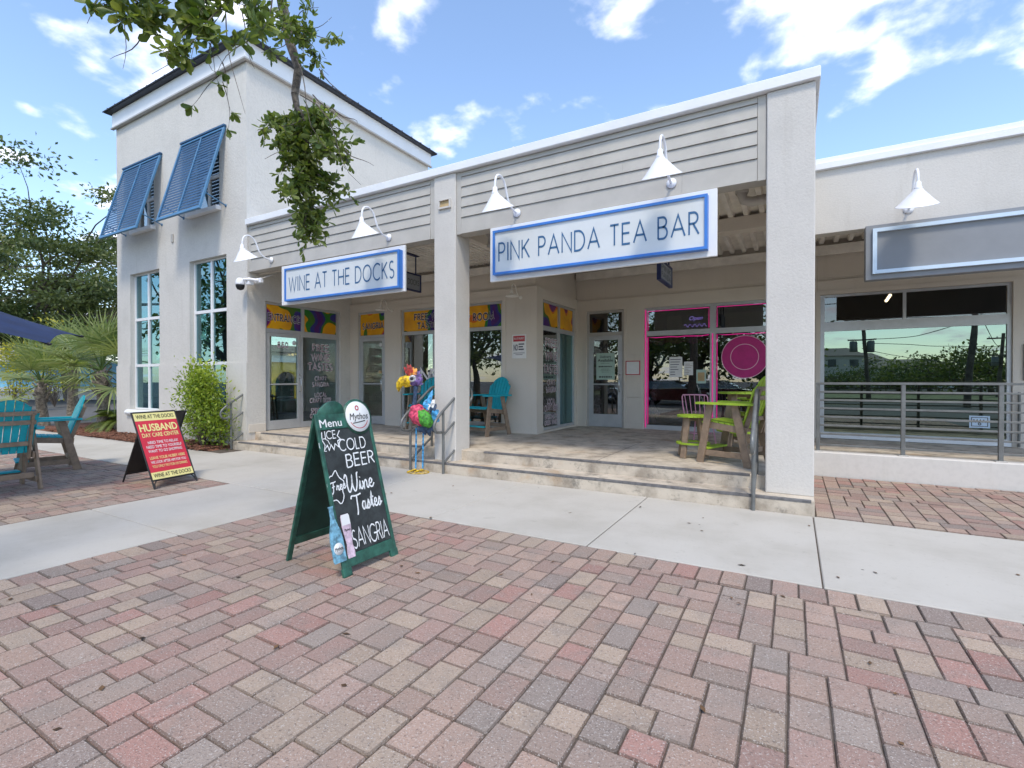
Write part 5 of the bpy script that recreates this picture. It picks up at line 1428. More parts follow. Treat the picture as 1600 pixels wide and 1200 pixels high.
def feather(p0, p1, w, mat, nm='feather', bend=.03):
    p0, p1 = Vector(p0), Vector(p1); d = p1-p0; L = d.length; d.normalize(); s_ = d.cross(CF).normalized()
    m_ = MB(); n = 7; pts = []
    for i in range(n+1):
        u = i/n; ww = w*math.sin(math.pi*min(1, .12+u*.88))**.7
        c = p0+d*L*u-CF*bend*math.sin(math.pi*u); pts.append((c-s_*ww, c+s_*ww))
    vs = [q for a in pts for q in a]
    m_.add(vs + [v+CF*.006 for v in vs], [(2*i, 2*i+1, 2*i+3, 2*i+2) for i in range(n)] + [(2*(n+1)+2*i, 2*(n+1)+2*i+2, 2*(n+1)+2*i+3, 2*(n+1)+2*i+1) for i in range(n)])
    return ob(nm, m_, mat, t)
for a0, z0, a1, z1, w, mk in ((.12,.98,.21,1.30,.035,'blue'),(.10,1.0,.13,1.16,.05,'blue'),(.15,.98,.24,1.15,.05,'white'),(.18,.95,.27,1.08,.05,'navy'),(.20,.90,.31,.98,.05,'blue'),(.20,.88,.32,.80,.055,'blue'),(.16,.82,.25,.62,.045,'navy'),(.12,.80,.17,.56,.045,'navy'),(.06,.76,.10,.58,.045,'navy'),(.02,.74,.02,.62,.04,'navy')):
    feather(b_(a0, z0, -.02), b_(a1, z1, .01), w, bp[mk], 'tail_feather')
ob('neck', MB().tube([b_(-.08, .98), b_(-.07, 1.12), b_(-.06, 1.25), b_(-.05, 1.36)], [.055, .035, .03, .045], 10), bp['navy'], t)
ob('head', blob(b_(-.06, 1.44), .115, .085, .08, .1, wob=.12, seed=5), bp['purple'], t)
bk = MB(); prof = [(-.12, 1.455, .075), (-.19, 1.46, .082), (-.26, 1.44, .078), (-.31, 1.39, .058), (-.325, 1.33, .034), (-.318, 1.275, .008)]
bk.tube([b_(a, z-.01) for a, z, r in prof], [r for a, z, r in prof], 14); ob('beak', bk, bp['yellow'], t)
bk = MB(); bk.tube([b_(-.13, 1.40), b_(-.19, 1.37), b_(-.235, 1.345)], [.045, .035, .01], 10); ob('lower_beak', bk, bp['yellow'], t)
ob('eye', MB().lathe([(0, .03), (.035, .025), (.055, .0), (.055, -.02)], b_(-.09, 1.475, -.075), 20, -CF), bp['white'], t)
ob('pupil', MB().lathe([(0, .006), (.024, .004), (.028, -.004)], b_(-.095, 1.475, -.105), 16, -CF), M_['black'], t)
for a1, z1, w, mk in ((-.24, 1.66, .035, 'red'), (-.19, 1.71, .035, 'red'), (-.14, 1.70, .035, 'red'), (-.09, 1.66, .04, 'orange'), (-.04, 1.64, .04, 'orange'), (.02, 1.60, .035, 'purple'), (.05, 1.54, .03, 'purple'), (.07, 1.46, .03, 'purple'), (.06, 1.38, .03, 'purple')):
    feather(b_(-.10, 1.47, -.01), b_(a1, z1), w, bp[mk], 'crest_feather')
for a, top in ((-.05, .70), (.06, .70)):
    ob('leg', MB().tube([b_(a-.005, .04), b_(a-.005, .10), b_(a, .38), b_(a+.004, top)], [.010, .013, .013, .012], 8), bp['blue'], t)
    ft = MB()
    for dx in (-.10, -.05, .0): ft.tube([b_(a, .05), b_(a+dx*.7-.02, .025, dx*.6+.03), b_(a+dx-.03, .012, dx*.9+.05)], [.014, .012, .006], 7)
    ob('foot', ft, bp['yellow'], t)
ob('base_ring', MB().tube([BL+Vector((.185*math.cos(2*math.pi*k/36), .185*math.sin(2*math.pi*k/36)*.8-.03, .010)) for k in range(36)], .006, 6, closed=True), bp['yellow'], t)
for k in (-1, 0, 1): ob('base_wire', MB().tube([BL+Vector((-.17, k*.07-.03, .010)), BL+Vector((.17, k*.07-.03, .010))], .004, 6), bp['yellow'], t)

# ------------------------------------------------------------------ poly-lumber counter chairs
def counter_chair(name, label, loc, rz, mat, group):
    t = thing(name, label, 'chair', loc, rz, group)
    P = lambda nm, mb, m_: ob(nm, mb, m_, t, shift=False)
    for s_ in (-1, 1):
        P('leg', MB().bar((s_*.315, .32, 0), (s_*.29, .19, .80), .03, .10, (0,1,0), .004), M_['brown'])
        P('leg', MB().bar((s_*.315, -.34, 0), (s_*.29, -.15, .80), .03, .10, (0,1,0), .004), M_['brown'])
        P('arm', MB().poly([(s_*.235, .36, .802), (s_*.375, .36, .802), (s_*.395, .20, .802), (s_*.375, -.30, .802), (s_*.335, -.40, .802), (s_*.26, -.40, .802), (s_*.25, -.10, .802)], (0,0,.028)), M_[mat])
        P('seat_rail', MB().bar((s_*.262, .26, .525), (s_*.262, -.30, .465), .026, .085, b=.003), M_['brown'])
        P('side_stretcher', MB().bar((s_*.285, .31, .14), (s_*.285, -.31, .14), .024, .075, b=.003), M_['brown'])
        P('back_upright', MB().bar((s_*.225, -.24, .42), (s_*.215, -.44, 1.02), .028, .06, (0,1,0), .003), M_['brown'])
    for k in range(6):
        y = .285-k*.083; z = .585-k*.010-(.018 if k == 0 else 0)
        m_ = MB().cbox(-.27, .27, -.037, .037, -.011, .011, .004)
        a = .12 if k else -.5
        m_.v = [(x, y+yy*math.cos(a)-zz*math.sin(a), z+yy*math.sin(a)+zz*math.cos(a)) for x, yy, zz in m_.v]
        P('seat_slat', m_, M_[mat])
    n = 7
    for k in range(n):
        c = (k-(n-1)/2)/((n-1)/2)
        h = 1.20-.16*abs(c)**2.2
        xb, xt = c*.215, c*.255; wb, wt = .031, .036
        def at(x, z, dy=0): 
            u = (z-.5)/.7; return (x, -.215-.235*u+dy - .035*(1-c*c)*0, z)
        zb = .50; m_ = MB()
        e = .020
        rows = [(zb, xb, wb)] + [(zb+(h-e-zb)*q, xb+(xt-xb)*q, wb+(wt-wb)*q) for q in (.5, 1.0)]
        dzs = (-.16*abs((c*3.5-.5)/3.5)**2.2+.16*abs(c)**2.2, -.16*abs((c*3.5+.5)/3.5)**2.2+.16*abs(c)**2.2)
        out = [at(x-w, z) for z, x, w in rows] + [at(xt-wt, h+max(-.06, min(.03, dzs[0]))), at(xt+wt, h+max(-.06, min(.03, dzs[1])))] + [at(x+w, z) for z, x, w in reversed(rows)]
        P('back_slat', m_.poly(out, (0, -.020, -.006)), M_[mat])
    for z in (.62, .90, 1.02):
        y = -.215-.235*(z-.5)/.7-.040
        w = {.62: .235, .90: .26, 1.02: .25}[z]
        P('back_brace', MB().cbox(-w, w, y-.013, y+.013, z-.028, z+.028, .003), M_['brown'])
    for y in (.34, .26): P('footrest', MB().cbox(-.275, .275, y-.036, y+.036, .180, .203, .004), M_[mat])
    P('front_stretcher', MB().cbox(-.27, .27, .285, .311, .11, .178, .003), M_['brown'])
    P('rear_stretcher', MB().cbox(-.27, .27, -.27, -.245, .16, .23, .003), M_['brown'])
    return t
def face(fx, fy): return math.atan2(-fx, fy)
gp_ = 'teal and brown counter height garden chairs'
c1 = counter_chair('garden_chair', 'teal slatted garden chair seen from behind at the left edge of the patio', (-9.03, 2.28, 0), face(-1, .0), 'teal', gp_)
dup(c1, (-10.48, 3.21, 0), face(-.22, -.975), 'teal garden chair seen side on, between the palms and the red sandwich board', gp_)
dup(c1, (-5.52, 8.64, PZ), face(-.22, -.98), 'teal garden chair on the porch beside the NO notice', gp_)
dup(c1, (-7.22, 8.72, PZ), face(.25, -.97), 'teal garden chair on the porch behind the middle column and the bird', gp_)
c2 = counter_chair('garden_chair', 'lime green garden chair half hidden by the right column', (-.71, 7.38, PZ), face(-.94, .35), 'lime', 'lime green counter height garden chairs')
dup(c2, (-.55, 9.3, PZ), face(-.9, -.43), 'lime green garden chair further back, beyond the lime table', 'lime green counter height garden chairs')
def round_seat(name, label, loc, r, h, mat, cat, foot=True, group=None):
    t = thing(name, label, cat, loc, 0, group)
    P = lambda nm, mb, m_: ob(nm, mb, m_, t, shift=False)
    n = 5; 
    for k in range(n):   # boards cut to a disc
        a, b = -r+2*r*k/n+.004, -r+2*r*(k+1)/n-.004; pts = []
        for q in range(7): x = a+(b-a)*q/6; pts.append((x, math.sqrt(max(0, r*r-x*x)), h-.028))
        for q in range(6, -1, -1): x = a+(b-a)*q/6; pts.append((x, -math.sqrt(max(0, r*r-x*x)), h-.028))
        P('board', MB().poly(pts, (0,0,.028)), M_[mat])
    for k in range(4):
        a = math.pi/4+k*math.pi/2+.3; c, s_ = math.cos(a), math.sin(a)
        P('leg', MB().bar((c*r*1.02, s_*r*1.02, 0), (c*r*.55, s_*r*.55, h-.028), .09, .032, (c, s_, 0), .004), M_['brown'])
    if foot:
        rr = r*.98; z = h*.32; m_ = MB(); q = 32
        vs = [(R_*math.cos(2*math.pi*k/q), R_*math.sin(2*math.pi*k/q), zz) for zz in (z, z+.026) for R_ in (rr*.78, rr*1.08) for k in range(q)]
        fs = []
        for k in range(q):
            j = (k+1) % q
            fs += [(k, j, q+j, q+k), (2*q+k, 3*q+k, 3*q+j, 2*q+j), (k, 2*q+k, 2*q+j, j), (q+k, q+j, 3*q+j, 3*q+k)]
        P('foot_ring', m_.add(vs, fs), M_[mat])
    P('apron', MB().cbox(-r*.6, r*.6, -.02, .02, h-.09, h-.0285, .003), M_['brown'])
    return t
round_seat('round_stool', 'round lime green stool with brown splayed legs on the porch', (-1.28, 7.62, PZ), .225, .62, 'lime', 'stool')
round_seat('round_table', 'lime green round table behind the lime chair on the porch', (-.72, 8.75, PZ), .36, .94, 'lime', 'table')
round_seat('round_table', 'small teal table between the teal chairs on the porch', (-6.36, 8.72, PZ), .30, .78, 'teal', 'table')
# pink wire chair by the tea bar window
t = thing('wire_chair', 'pink metal spindle chair by the tea bar window', 'chair', (-1.42, 9.2, PZ), face(.2, .98))
P = lambda nm, mb: ob(nm, mb, M_['pinkmetal'], t, shift=False)
P('seat', MB().lathe([(0, .44), (.20, .44), (.21, .45), (.20, .465), (0, .465)], (0,0,0), 24))
hoop = [(-.20, -.19, .46), (-.22, -.25, .70), (-.22, -.28, .84), (-.20, -.285, .875), (0, -.30, .88), (.20, -.285, .875), (.22, -.28, .84), (.22, -.25, .70), (.20, -.19, .46)]
P('back_hoop', MB().tube(hoop, .011, 8))
for k in range(5): P('spindle', MB().tube([((k-2)*.07, -.20, .46), ((k-2)*.085, -.295, .878)], .007, 6))
for sx in (-1, 1):
    for sy in (-1, 1): P('leg', MB().tube([(sx*.14, sy*.14, .45), (sx*.20, sy*.20, 0)], .012, 8))
P('stretcher', MB().tube([(.18*math.cos(2*math.pi*k/20), .18*math.sin(2*math.pi*k/20), .2) for k in range(20)], .008, 6, closed=True))

# ------------------------------------------------------------------ navy patio umbrella (most of it left of the picture)
UC = Vector((-9.11, 1.46, 0))
t = thing('patio_umbrella', 'navy blue canvas patio umbrella at the left edge above the chairs', 'umbrella', tuple(UC))
tips = [(-9.14, 3.2, 2.10), (-7.62, 2.36, 1.88), (-7.59, .62, 2.14), (-9.08, -.28, 2.3), (-10.6, .58, 2.42), (-10.62, 2.32, 2.30)]
apex = Vector((-9.11, 1.46, 2.72)); cv = MB(); n = 10
for k in range(6):
    a, b = Vector(tips[k]), Vector(tips[(k+1) % 6]); vs = []
    for i in range(n+1):
        for j in range(n+1):
            u, v = i/n, j/n; p = apex.lerp(a.lerp(b, v), u); s_ = math.sin(math.pi*v)
            p = p + Vector((0,0,-.05*math.sin(math.pi*u)*(1-.5*s_) + .03*u*s_)) - (p-apex)*.045*s_*u
            vs.append(p)
    cv.add(vs, [(i*(n+1)+j, (i+1)*(n+1)+j, (i+1)*(n+1)+j+1, i*(n+1)+j+1) for i in range(n) for j in range(n)], True)
ob('canopy', cv, M_['navy'], t, fixn=False)
for k in range(6):
    p = Vector(tips[k]); ob('rib', MB().tube([apex+Vector((0,0,-.05)), apex.lerp(p, .5)+Vector((0,0,-.075)), p+Vector((0,0,-.015))], .010, 8), M_['black'], t)
    ob('rib_tip', MB().lathe([(0, -.02), (.016, -.015), (.016, .02), (0, .03)], p, 10, (p-apex)), M_['black'], t)
ob('pole', MB().tube([UC+Vector((0,0,.05)), apex], .024, 12), M_['alutan'], t)
ob('base', MB().lathe([(0, 0), (.26, 0), (.27, .03), (.10, .07), (.04, .09), (.035, .25), (0, .25)], UC, 28), M_['black'], t)
# ------------------------------------------------------------------ vegetation
LEAF_OAK = ([(0,0,0),(-.22,.30,.05),(-.42,.68,.07),(-.20,.95,.04),(0,1.0,.0),(.20,.95,.04),(.42,.68,.07),(.22,.30,.05),(0,.55,-.03)],
            [(0,8,1),(1,8,2),(2,8,3),(3,8,4),(4,8,5),(5,8,6),(6,8,7),(7,8,0)])
LEAF_SIMPLE = ([(0,0,0),(-.30,.5,.06),(0,1,0),(.30,.5,.06)], [(0,1,2),(0,2,3)])
LEAF_LANCE = ([(0,0,0),(-.17,.4,.04),(0,1,-.05),(.17,.4,.04)], [(0,1,2),(0,2,3)])
def leaf_mesh(name, pos, dr, nr, L, W, shade, mat, parent, shape, kind='stuff'):
    """many leaves joined: pos base points, dr directions, nr normals (all Nx3)"""
    pos, dr, nr = np.asarray(pos, float), np.asarray(dr, float), np.asarray(nr, float)
    n = len(pos)
    dr /= np.linalg.norm(dr, axis=1, keepdims=True)+1e-9
    sd_ = np.cross(dr, nr); sd_ /= np.linalg.norm(sd_, axis=1, keepdims=True)+1e-9
    nn = np.cross(sd_, dr)
    sv, sf = shape; k = len(sv)
    V = np.zeros((n, k, 3))
    for i, (a, b, c) in enumerate(sv):
        V[:, i] = pos + sd_*(a*W)[:, None]*1.0 + dr*(b*L)[:, None] + nn*(c*L)[:, None]
    F = (np.arange(n)[:, None, None]*k + np.array(sf)[None]).reshape(-1, 3)
    o_ = np.array(ORG.get(parent, (0,0,0)))
    me = bpy.data.meshes.new(name)
    me.vertices.add(n*k); me.vertices.foreach_set('co', (V.reshape(-1, 3)-o_).ravel())
    nf = len(F); me.loops.add(nf*3); me.polygons.add(nf)
    me.loops.foreach_set('vertex_index', F.ravel().astype(np.int32))
    me.polygons.foreach_set('loop_start', np.arange(0, nf*3, 3, dtype=np.int32))
    at = me.color_attributes.new('Col', 'FLOAT_COLOR', 'CORNER')
    sh = np.repeat(np.asarray(shade, float), len(sf)*3)
    at.data.foreach_set('color', np.stack([sh, sh, sh, np.ones_like(sh)], 1).ravel())
    me.materials.append(mat); me.update(calc_edges=True); me.validate()
    o = bpy.data.objects.new(name, me); col.objects.link(o); o.parent = parent; ORG[o] = tuple(o_)
    return meta(o, kind=kind)

def rnd_unit(rs, n):
    v = rs.normal(size=(n, 3)); return v/np.linalg.norm(v, axis=1, keepdims=True)

def curve_pts(p0, p1, sag, n, rs, wob=.06):
    p0, p1 = np.array(p0, float), np.array(p1, float); L = np.linalg.norm(p1-p0); out = []
    w1, w2 = rs.normal(size=3)*wob*L, rs.normal(size=3)*wob*L*.5
    for i in range(n+1):
        u = i/n; out.append(p0+(p1-p0)*u+np.array(sag)*math.sin(math.pi*u)*L+w1*math.sin(math.pi*u)+w2*math.sin(2*math.pi*u))
    return out

def pt(x, y, depth):
    """scene point seen in direction (x, y) of the 1600 x 1200 picture at a given distance in front"""
    return np.array([0, 0, CAM_H]) + depth*(np.array(CF) + np.array(CR)*(x-800)/772 + np.array([0, 0, 1])*(594-y)/772)

# --- overhanging oak: trunk stands behind and left of the viewer, one limb reaches over the plaza
rs = np.random.default_rng(17)
OT = thing('oak_tree', 'oak tree with leafy branch hanging into the top left of the view', 'tree', (-4.4, -3.2, 0))
limb_end = pt(430, -60, 5.0)
tr = MB(); tr.tube([(-4.4,-3.2,-.05), (-4.42,-3.15,.5), (-4.35,-3.0,1.6), (-4.3,-2.8,2.8), (-4.25,-2.3,4.0), (-4.3,-1.2,5.2)], [.34, .26, .22, .20, .18, .15], 14)
ob('trunk', tr, M_['bark'], OT)
ob('limb', MB().tube([(-4.3,-1.2,5.2), (-4.5,.2,5.7), tuple(limb_end+np.array([.1,-.9,.35])), tuple(limb_end), tuple(pt(455, 70, 5.05)), tuple(pt(468, 110, 5.05)), tuple(pt(462, 150, 5.0))], [.15, .11, .075, .055, .048, .042, .035], 12), M_['bark'], OT)
ob('limb', MB().tube([tuple(pt(462, 150, 5.0)), tuple(pt(466, 172, 5.0)), tuple(pt(478, 185, 5.0)), tuple(pt(482, 230, 5.0)), tuple(pt(486, 300, 5.0)), tuple(pt(489, 360, 5.0))], [.034, .030, .026, .018, .012, .006], 8), M_['bark'], OT)
twigs = []          # (points, radius)
leafspots = []      # (pos, dir, size)
def spray(tip, base_dir, count, size, spread=.12):
    """whorl of leaves at a twig end"""
    tip = np.array(tip); bd = np.array(base_dir)/np.linalg.norm(base_dir)
    for k in range(count):
        d = bd*rs.uniform(.1, 1.0)+rnd_unit(rs, 1)[0]*.95; d[2] -= .12
        leafspots.append((tip-bd*rs.uniform(0, spread), d, size*rs.uniform(.65, 1.2)))
def branch(p0, p1, r, nt, leaf, size, spread_r, sag=(0,0,-.06), bare=.25):
    pts = curve_pts(p0, p1, sag, 8, rs); twigs.append((pts, r))
    for k in range(nt):
        u = rs.uniform(bare, 1.0); b = np.array(pts[min(7, int(u*8))])
        d = rnd_unit(rs, 1)[0]; d[2] = d[2]*.8-.15; e = b+d*spread_r*rs.uniform(.4, 1.0)
        twigs.append((curve_pts(b, e, (0,0,-.05), 4, rs, .1), r*.42)); spray(e, e-b, leaf, size)
        spray((b+e)/2, e-b, max(1, leaf//3), size)
# hanging cluster
for (x, y, w) in ((420,190,.9),(450,200,1.1),(500,190,1.1),(535,205,.9),(550,225,.6),(430,230,1.2),(470,240,1.4),(510,240,1.3),(545,255,.9),(440,275,1.2),(480,280,1.4),(520,285,1.2),(550,300,.6),(455,310,1.1),(490,315,1.2),(520,312,.8),(475,340,.9),(490,350,.9),(485,372,.8),(503,362,.6),(468,365,.5),(405,205,.5),(415,250,.5)):
    tgt = pt(x, y, 5.0+rs.normal()*.16); src = pt(484+rs.normal()*5, max(175, y-45+rs.normal()*10), 5.0)
    branch(src, tgt, .007, int(13*w), 9, .082, .20)
# upper left mass, nearer to the viewer
for (x, y, dpt) in ((150,20,3.2),(185,40,3.2),(215,10,3.3),(235,60,3.2),(262,35,3.3),(285,75,3.2),(305,20,3.4),(330,50,3.4),(300,100,3.2),(262,95,3.2),(240,118,3.2),(340,90,3.5),(370,30,3.8),(395,60,4.0),(170,-10,3.2),(140,40,3.2)):
    src = pt(x+90+rs.normal()*25, y-110+rs.normal()*15, dpt+.25); branch(src, pt(x, y, dpt+rs.normal()*.1), .006, 7, 8, .094, .15, (0,0,.03), .45)
for (x, y, dpt) in ((360,5,3.9),(400,12,4.0),(425,42,4.1),(345,70,3.7),(445,5,4.3),(500,15,4.6),(530,60,4.7),(410,85,4.1),(470,60,4.6),(485,75,4.6),(500,50,4.7),(512,95,4.8),(478,95,4.8),(430,20,4.6),(520,30,4.8),(515,120,4.9)):
    branch(pt(460, 40, 4.9), pt(x, y, dpt), .006, 4, 6, .075, .12)
# single small sprays in front of the tower wall
for (x, y, sx, sy) in ((345,135,330,70),(300,170,345,120),(365,180,350,100),(358,205,350,130),(330,90,330,40),(352,120,325,40)):
    p = pt(x, y, 3.6); twigs.append((curve_pts(pt(sx, sy, 3.6), p, (0,0,0), 6, rs, .05), .0035)); spray(p, p-pt(sx, sy, 3.6), 7, .075, .03)
# bare twigs
for a, b in (((470,150),(565,290)),((490,150),(540,200)),((465,95),(530,250)),((500,110),(550,160)),((330,40),(345,118)),((355,20),(385,180)),((380,20),(400,110)),((200,0),(195,110)),((225,60),(175,95)),((520,170),(560,195)),((400,60),(340,120)),((540,235),(585,260))):
    twigs.append((curve_pts(pt(*a, 4.4), pt(*b, 4.4), (0,0,-.02), 6, rs, .07), .006))
tw = MB()
for pts, r in twigs:
    n = len(pts); tw.tube([tuple(p) for p in pts], [r*(1-.75*i/(n-1)) for i in range(n)], 5, cap=False)
ob('twigs', tw, M_['twig'], OT, kind='stuff', fixn=False)
# part of the crown above and behind the viewer (casts the soft shade, shows in the windows)
hi_spots = []
for k in range(20):
    c = np.array([-4.3, -1.9, 5.8]) + rs.normal(size=3)*np.array([1.9, 1.7, .7]); c[2] = max(c[2], 4.9)
    px = pixel(c)
    if px and -60 < px[0] < 1660 and px[1] > -60: continue
    for q in range(28):
        d = rnd_unit(rs, 1)[0]; hi_spots.append((c+rs.normal(size=3)*.33, d, .09*rs.uniform(.7, 1.2)))
lim = MB()
for k in range(9):
    e = np.array([-4.3, -1.2, 5.6]) + rs.normal(size=3)*np.array([1.6, 1.4, .4]); e[2] = max(e[2], 5.2)
    px = pixel(e)
    if px and -60 < px[0] < 1660 and px[1] > -40: continue
    lim.tube([tuple(p) for p in curve_pts((-4.28, -1.8, 4.6), e, (0,0,.05), 6, rs)], [.07, .055, .045, .035, .025, .018, .01], 7)
if lim.v: ob('upper_limbs', lim, M_['bark'], OT, fixn=False)
# the leaves that show largest are separate parts, the rest one mass
def near(sp):
    p = pixel(sp[0]); 
    return (sp[2]/p[2]) if p and 0 < p[0] < 1600 and 0 < p[1] < 600 else 0
leafspots.sort(key=lambda s_: -near(s_))
def as_arrays(sp):
    n = len(sp); d = np.array([s_[1] for s_ in sp]); nr = rnd_unit(rs, n)+np.array([0, 0, .5]); L = np.array([s_[2] for s_ in sp])
    return np.array([s_[0] for s_ in sp]), d, nr, L, L*rs.uniform(.46, .66, n), np.clip(rs.beta(1.5, 2.4, n), 0, 1)
for sp in leafspots[:90]:
    P_, d, nr, L, W, sh = as_arrays([sp]); leaf_mesh('leaf', P_, d, nr, L, W, sh, M_['l_oak'], OT, LEAF_OAK, None)
P_, d, nr, L, W, sh = as_arrays(leafspots[90:]); leaf_mesh('crown', P_, d, nr, L, W, sh, M_['l_oak'], OT, LEAF_OAK)
P_, d, nr, L, W, sh = as_arrays(hi_spots); leaf_mesh('upper_crown', P_, d, nr, L, W, sh, M_['l_oak'], OT, LEAF_SIMPLE)

# --- general tree: forked limbs, leaf clumps round the twig ends
def tree(name, label, base, height, spread, seed, mat, leaf=.16, clumps=70, per=120, trunk_r=.28, flat=.55, group=None, fork=.28, gap=.8, low=.36, clump=.13):
    rs_ = np.random.default_rng(seed); b = np.array(base, float)
    T = thing(name, label, 'tree', tuple(b), 0, group)
    top = b+np.array([rs_.normal()*.3, rs_.normal()*.3, height*fork])
    ob('trunk', MB().tube([tuple(p) for p in curve_pts(b-np.array([0,0,.08]), top, (0,0,0), 6, rs_, .03)], [trunk_r*(1.25-.5*i/6) for i in range(7)], 12), M_['bark'], T)
    lm = MB(); ends = []
    nl = 7
    for k in range(nl):
        a = 2*math.pi*(k+rs_.uniform(-.3, .3))/nl; rr = spread*rs_.uniform(.45, .8)
        e = b+np.array([math.cos(a)*rr, math.sin(a)*rr, height*rs_.uniform(.55, .85)])
        pts = curve_pts(top-np.array([0,0,.1]), e, (0,0,-.04), 7, rs_, .07); lm.tube([tuple(p) for p in pts], [trunk_r*.55*(1-.8*i/7) for i in range(8)], 8, cap=False)
        for q in range(int(clumps/nl)):
            u = rs_.uniform(.25, 1); s0 = np.array(pts[min(7, int(u*8))])
            e2 = s0+np.array([math.cos(a)*rs_.uniform(-.2, .6), math.sin(a)*rs_.uniform(-.2, .6), 0])*spread+rs_.normal(size=3)*np.array([.26, .26, .15*flat*2])*spread
            e2[2] = min(b[2]+height, max(b[2]+height*low, e2[2])); ends.append(e2)
            lm.tube([tuple(p) for p in curve_pts(s0, e2, (0,0,.03), 4, rs_, .09)], [trunk_r*.16, trunk_r*.12, trunk_r*.09, trunk_r*.06, trunk_r*.03], 5, cap=False)
    ob('limbs', lm, M_['bark'], T, fixn=False)
    P_, D_, Sh = [], [], []
    for e in ends:
        r = spread*clump*rs_.uniform(.6, 1.35); k = int(per*rs_.uniform(.6, 1.2)*gap); tone = rs_.beta(1.5, 2.5)
        off = rs_.normal(size=(k, 3))*np.array([r, r, r*flat]); P_.append(e+off); D_.append(rnd_unit(rs_, k)+off/r*.4); Sh.append(np.clip(tone+rs_.normal(size=k)*.2, 0, 1))
    P_, D_, Sh = np.vstack(P_), np.vstack(D_), np.concatenate(Sh); n = len(P_)
    L = leaf*rs_.uniform(.6, 1.3, n)
    leaf_mesh('crown', P_, D_, rnd_unit(rs_, n)+np.array([0,0,.6]), L, L*.9, Sh, mat, T, LEAF_SIMPLE)
    return T
tree('shade_tree', 'broad dark green tree rising behind the palms left of the tower', tuple(pt(112, 600, 35)[:2])+(0,), 13.0, 8.2, 5, M_['l_far'], .25, 210, 480, .34, .38, None, .2, .9, .24, .086)
tree('shade_tree', 'lower green tree at the far left behind the umbrella', tuple(pt(-90, 600, 44)[:2])+(0,), 9.0, 6.0, 8, M_['l_far'], .22, 90, 200, .28, .5)

# --- fan palms
def fan_frond(mb_v, base, direction, length, rs_, droop=.35, seg=24):
    """petiole plus a fan of narrow folded blades"""
    b = np.array(base); d = np.array(direction)/np.linalg.norm(direction)
    side = np.cross(d, [0,0,1]); side /= np.linalg.norm(side)+1e-9; up = np.cross(side, d)
    pl = length*.50; hub = b+d*pl+np.array([0,0,-.07*pl])
    pos, dr, nr, L, W, sh = mb_v
    for k in range(seg):
        a = math.radians(-118+236*k/(seg-1))+rs_.normal()*.02
        dd = d*math.cos(a)+side*math.sin(a)+up*(.16*abs(math.sin(a))+.04)
        l = length*.62*(1-.28*abs(a/2.1)**2)*rs_.uniform(.9, 1.06)
        dd = dd/np.linalg.norm(dd); t_ = rs_.uniform(0, .5)
        m1 = hub+dd*l*.55+np.array([0,0,-droop*l*.10])
        dd2 = dd+np.array([0,0,-droop*rs_.uniform(.55, 1.2)])
        for (p, q, ll, w) in ((hub, m1-hub, np.linalg.norm(m1-hub)*1.04, 1.0), (m1, dd2, l*.50, .9)):
            pos.append(p); dr.append(q); nr.append(up+side*.3*(-1)**k); L.append(ll); W.append(length*.050*w); sh.append(min(1, t_+.25*rs_.random()))
    return hub
BLADE1 = ([(-.10,0,0),(.10,0,0),(.26,.6,.02),(.24,1,.0),(-.24,1,.0),(-.26,.6,.02)], [(0,1,2),(0,2,5),(5,2,3),(5,3,4)])
BLADE2 = ([(-.24,0,0),(.24,0,0),(.13,.55,0),(0,1,-.05),(-.13,.55,0)], [(0,1,2),(0,2,4),(4,2,3)])
def fan_palm(label, base, trunk_h, n, flen, seed, lean=(0,0), trunk_r=.16):
    rs_ = np.random.default_rng(seed); b = np.array(base, float); top = b+np.array([lean[0], lean[1], trunk_h])
    T = thing('fan_palm', label, 'palm', tuple(b), 0, 'fan palms left of the tower')
    ob('trunk', MB().tube([tuple(p) for p in curve_pts(b-np.array([0,0,.06]), top, (0,0,0), 6, rs_, .02)], [trunk_r*1.15, trunk_r, trunk_r*.95, trunk_r*.95, trunk_r, trunk_r*1.1, trunk_r*.8], 14), M_['palmbark'], T)
    for k in range(n):
        a = k*2.399+rs_.uniform(-.2, .2); el = math.radians(rs_.uniform(5, 85) if k > n*.3 else rs_.uniform(-35, 15))
        d = np.array([math.cos(a)*math.cos(el), math.sin(a)*math.cos(el), math.sin(el)])
        data = ([], [], [], [], [], [])
        fl = flen*rs_.uniform(.8, 1.1); hub = fan_frond(data, top, d, fl, rs_, .45 if el < .3 else .28)
        arr = [np.array(x, float) for x in data]
        i1, i2 = np.arange(0, len(arr[0]), 2), np.arange(1, len(arr[0]), 2)
        f1 = leaf_mesh('frond', arr[0][i1], arr[1][i1], arr[2][i1], arr[3][i1], arr[4][i1], arr[5][i1], M_['l_palm'], T, BLADE1, None)
        f2 = leaf_mesh('frond_tips', arr[0][i2], arr[1][i2], arr[2][i2], arr[3][i2], arr[4][i2], arr[5][i2], M_['l_palm'], f1, BLADE2, None)
        m_ = MB().tube([tuple(top), tuple(top+(hub-top)*.5+np.array([0,0,.03])), tuple(hub)], [.022, .016, .012], 6); ob('petiole', m_, M_['l_palm'], f1, fixn=False)
    bt_ = MB()
    for k in range(22):
        a = k*2.4; z = trunk_h*rs_.uniform(.55, 1.0); c, s_ = math.cos(a), math.sin(a); p = b+(top-b)*(z/trunk_h)
        bt_.bar(tuple(p+np.array([c, s_, 0])*trunk_r*.8), tuple(p+np.array([c*trunk_r*1.7, s_*trunk_r*1.7, .22])), .06, .02)
    ob('boots', bt_, M_['palmbark'], T, fixn=False)
p_ = pt(158, 600, 14.6); fan_palm('fan palm nearest the tower with drooping fronds over its corner', (p_[0], p_[1], 0), 1.75, 22, 1.75, 21)
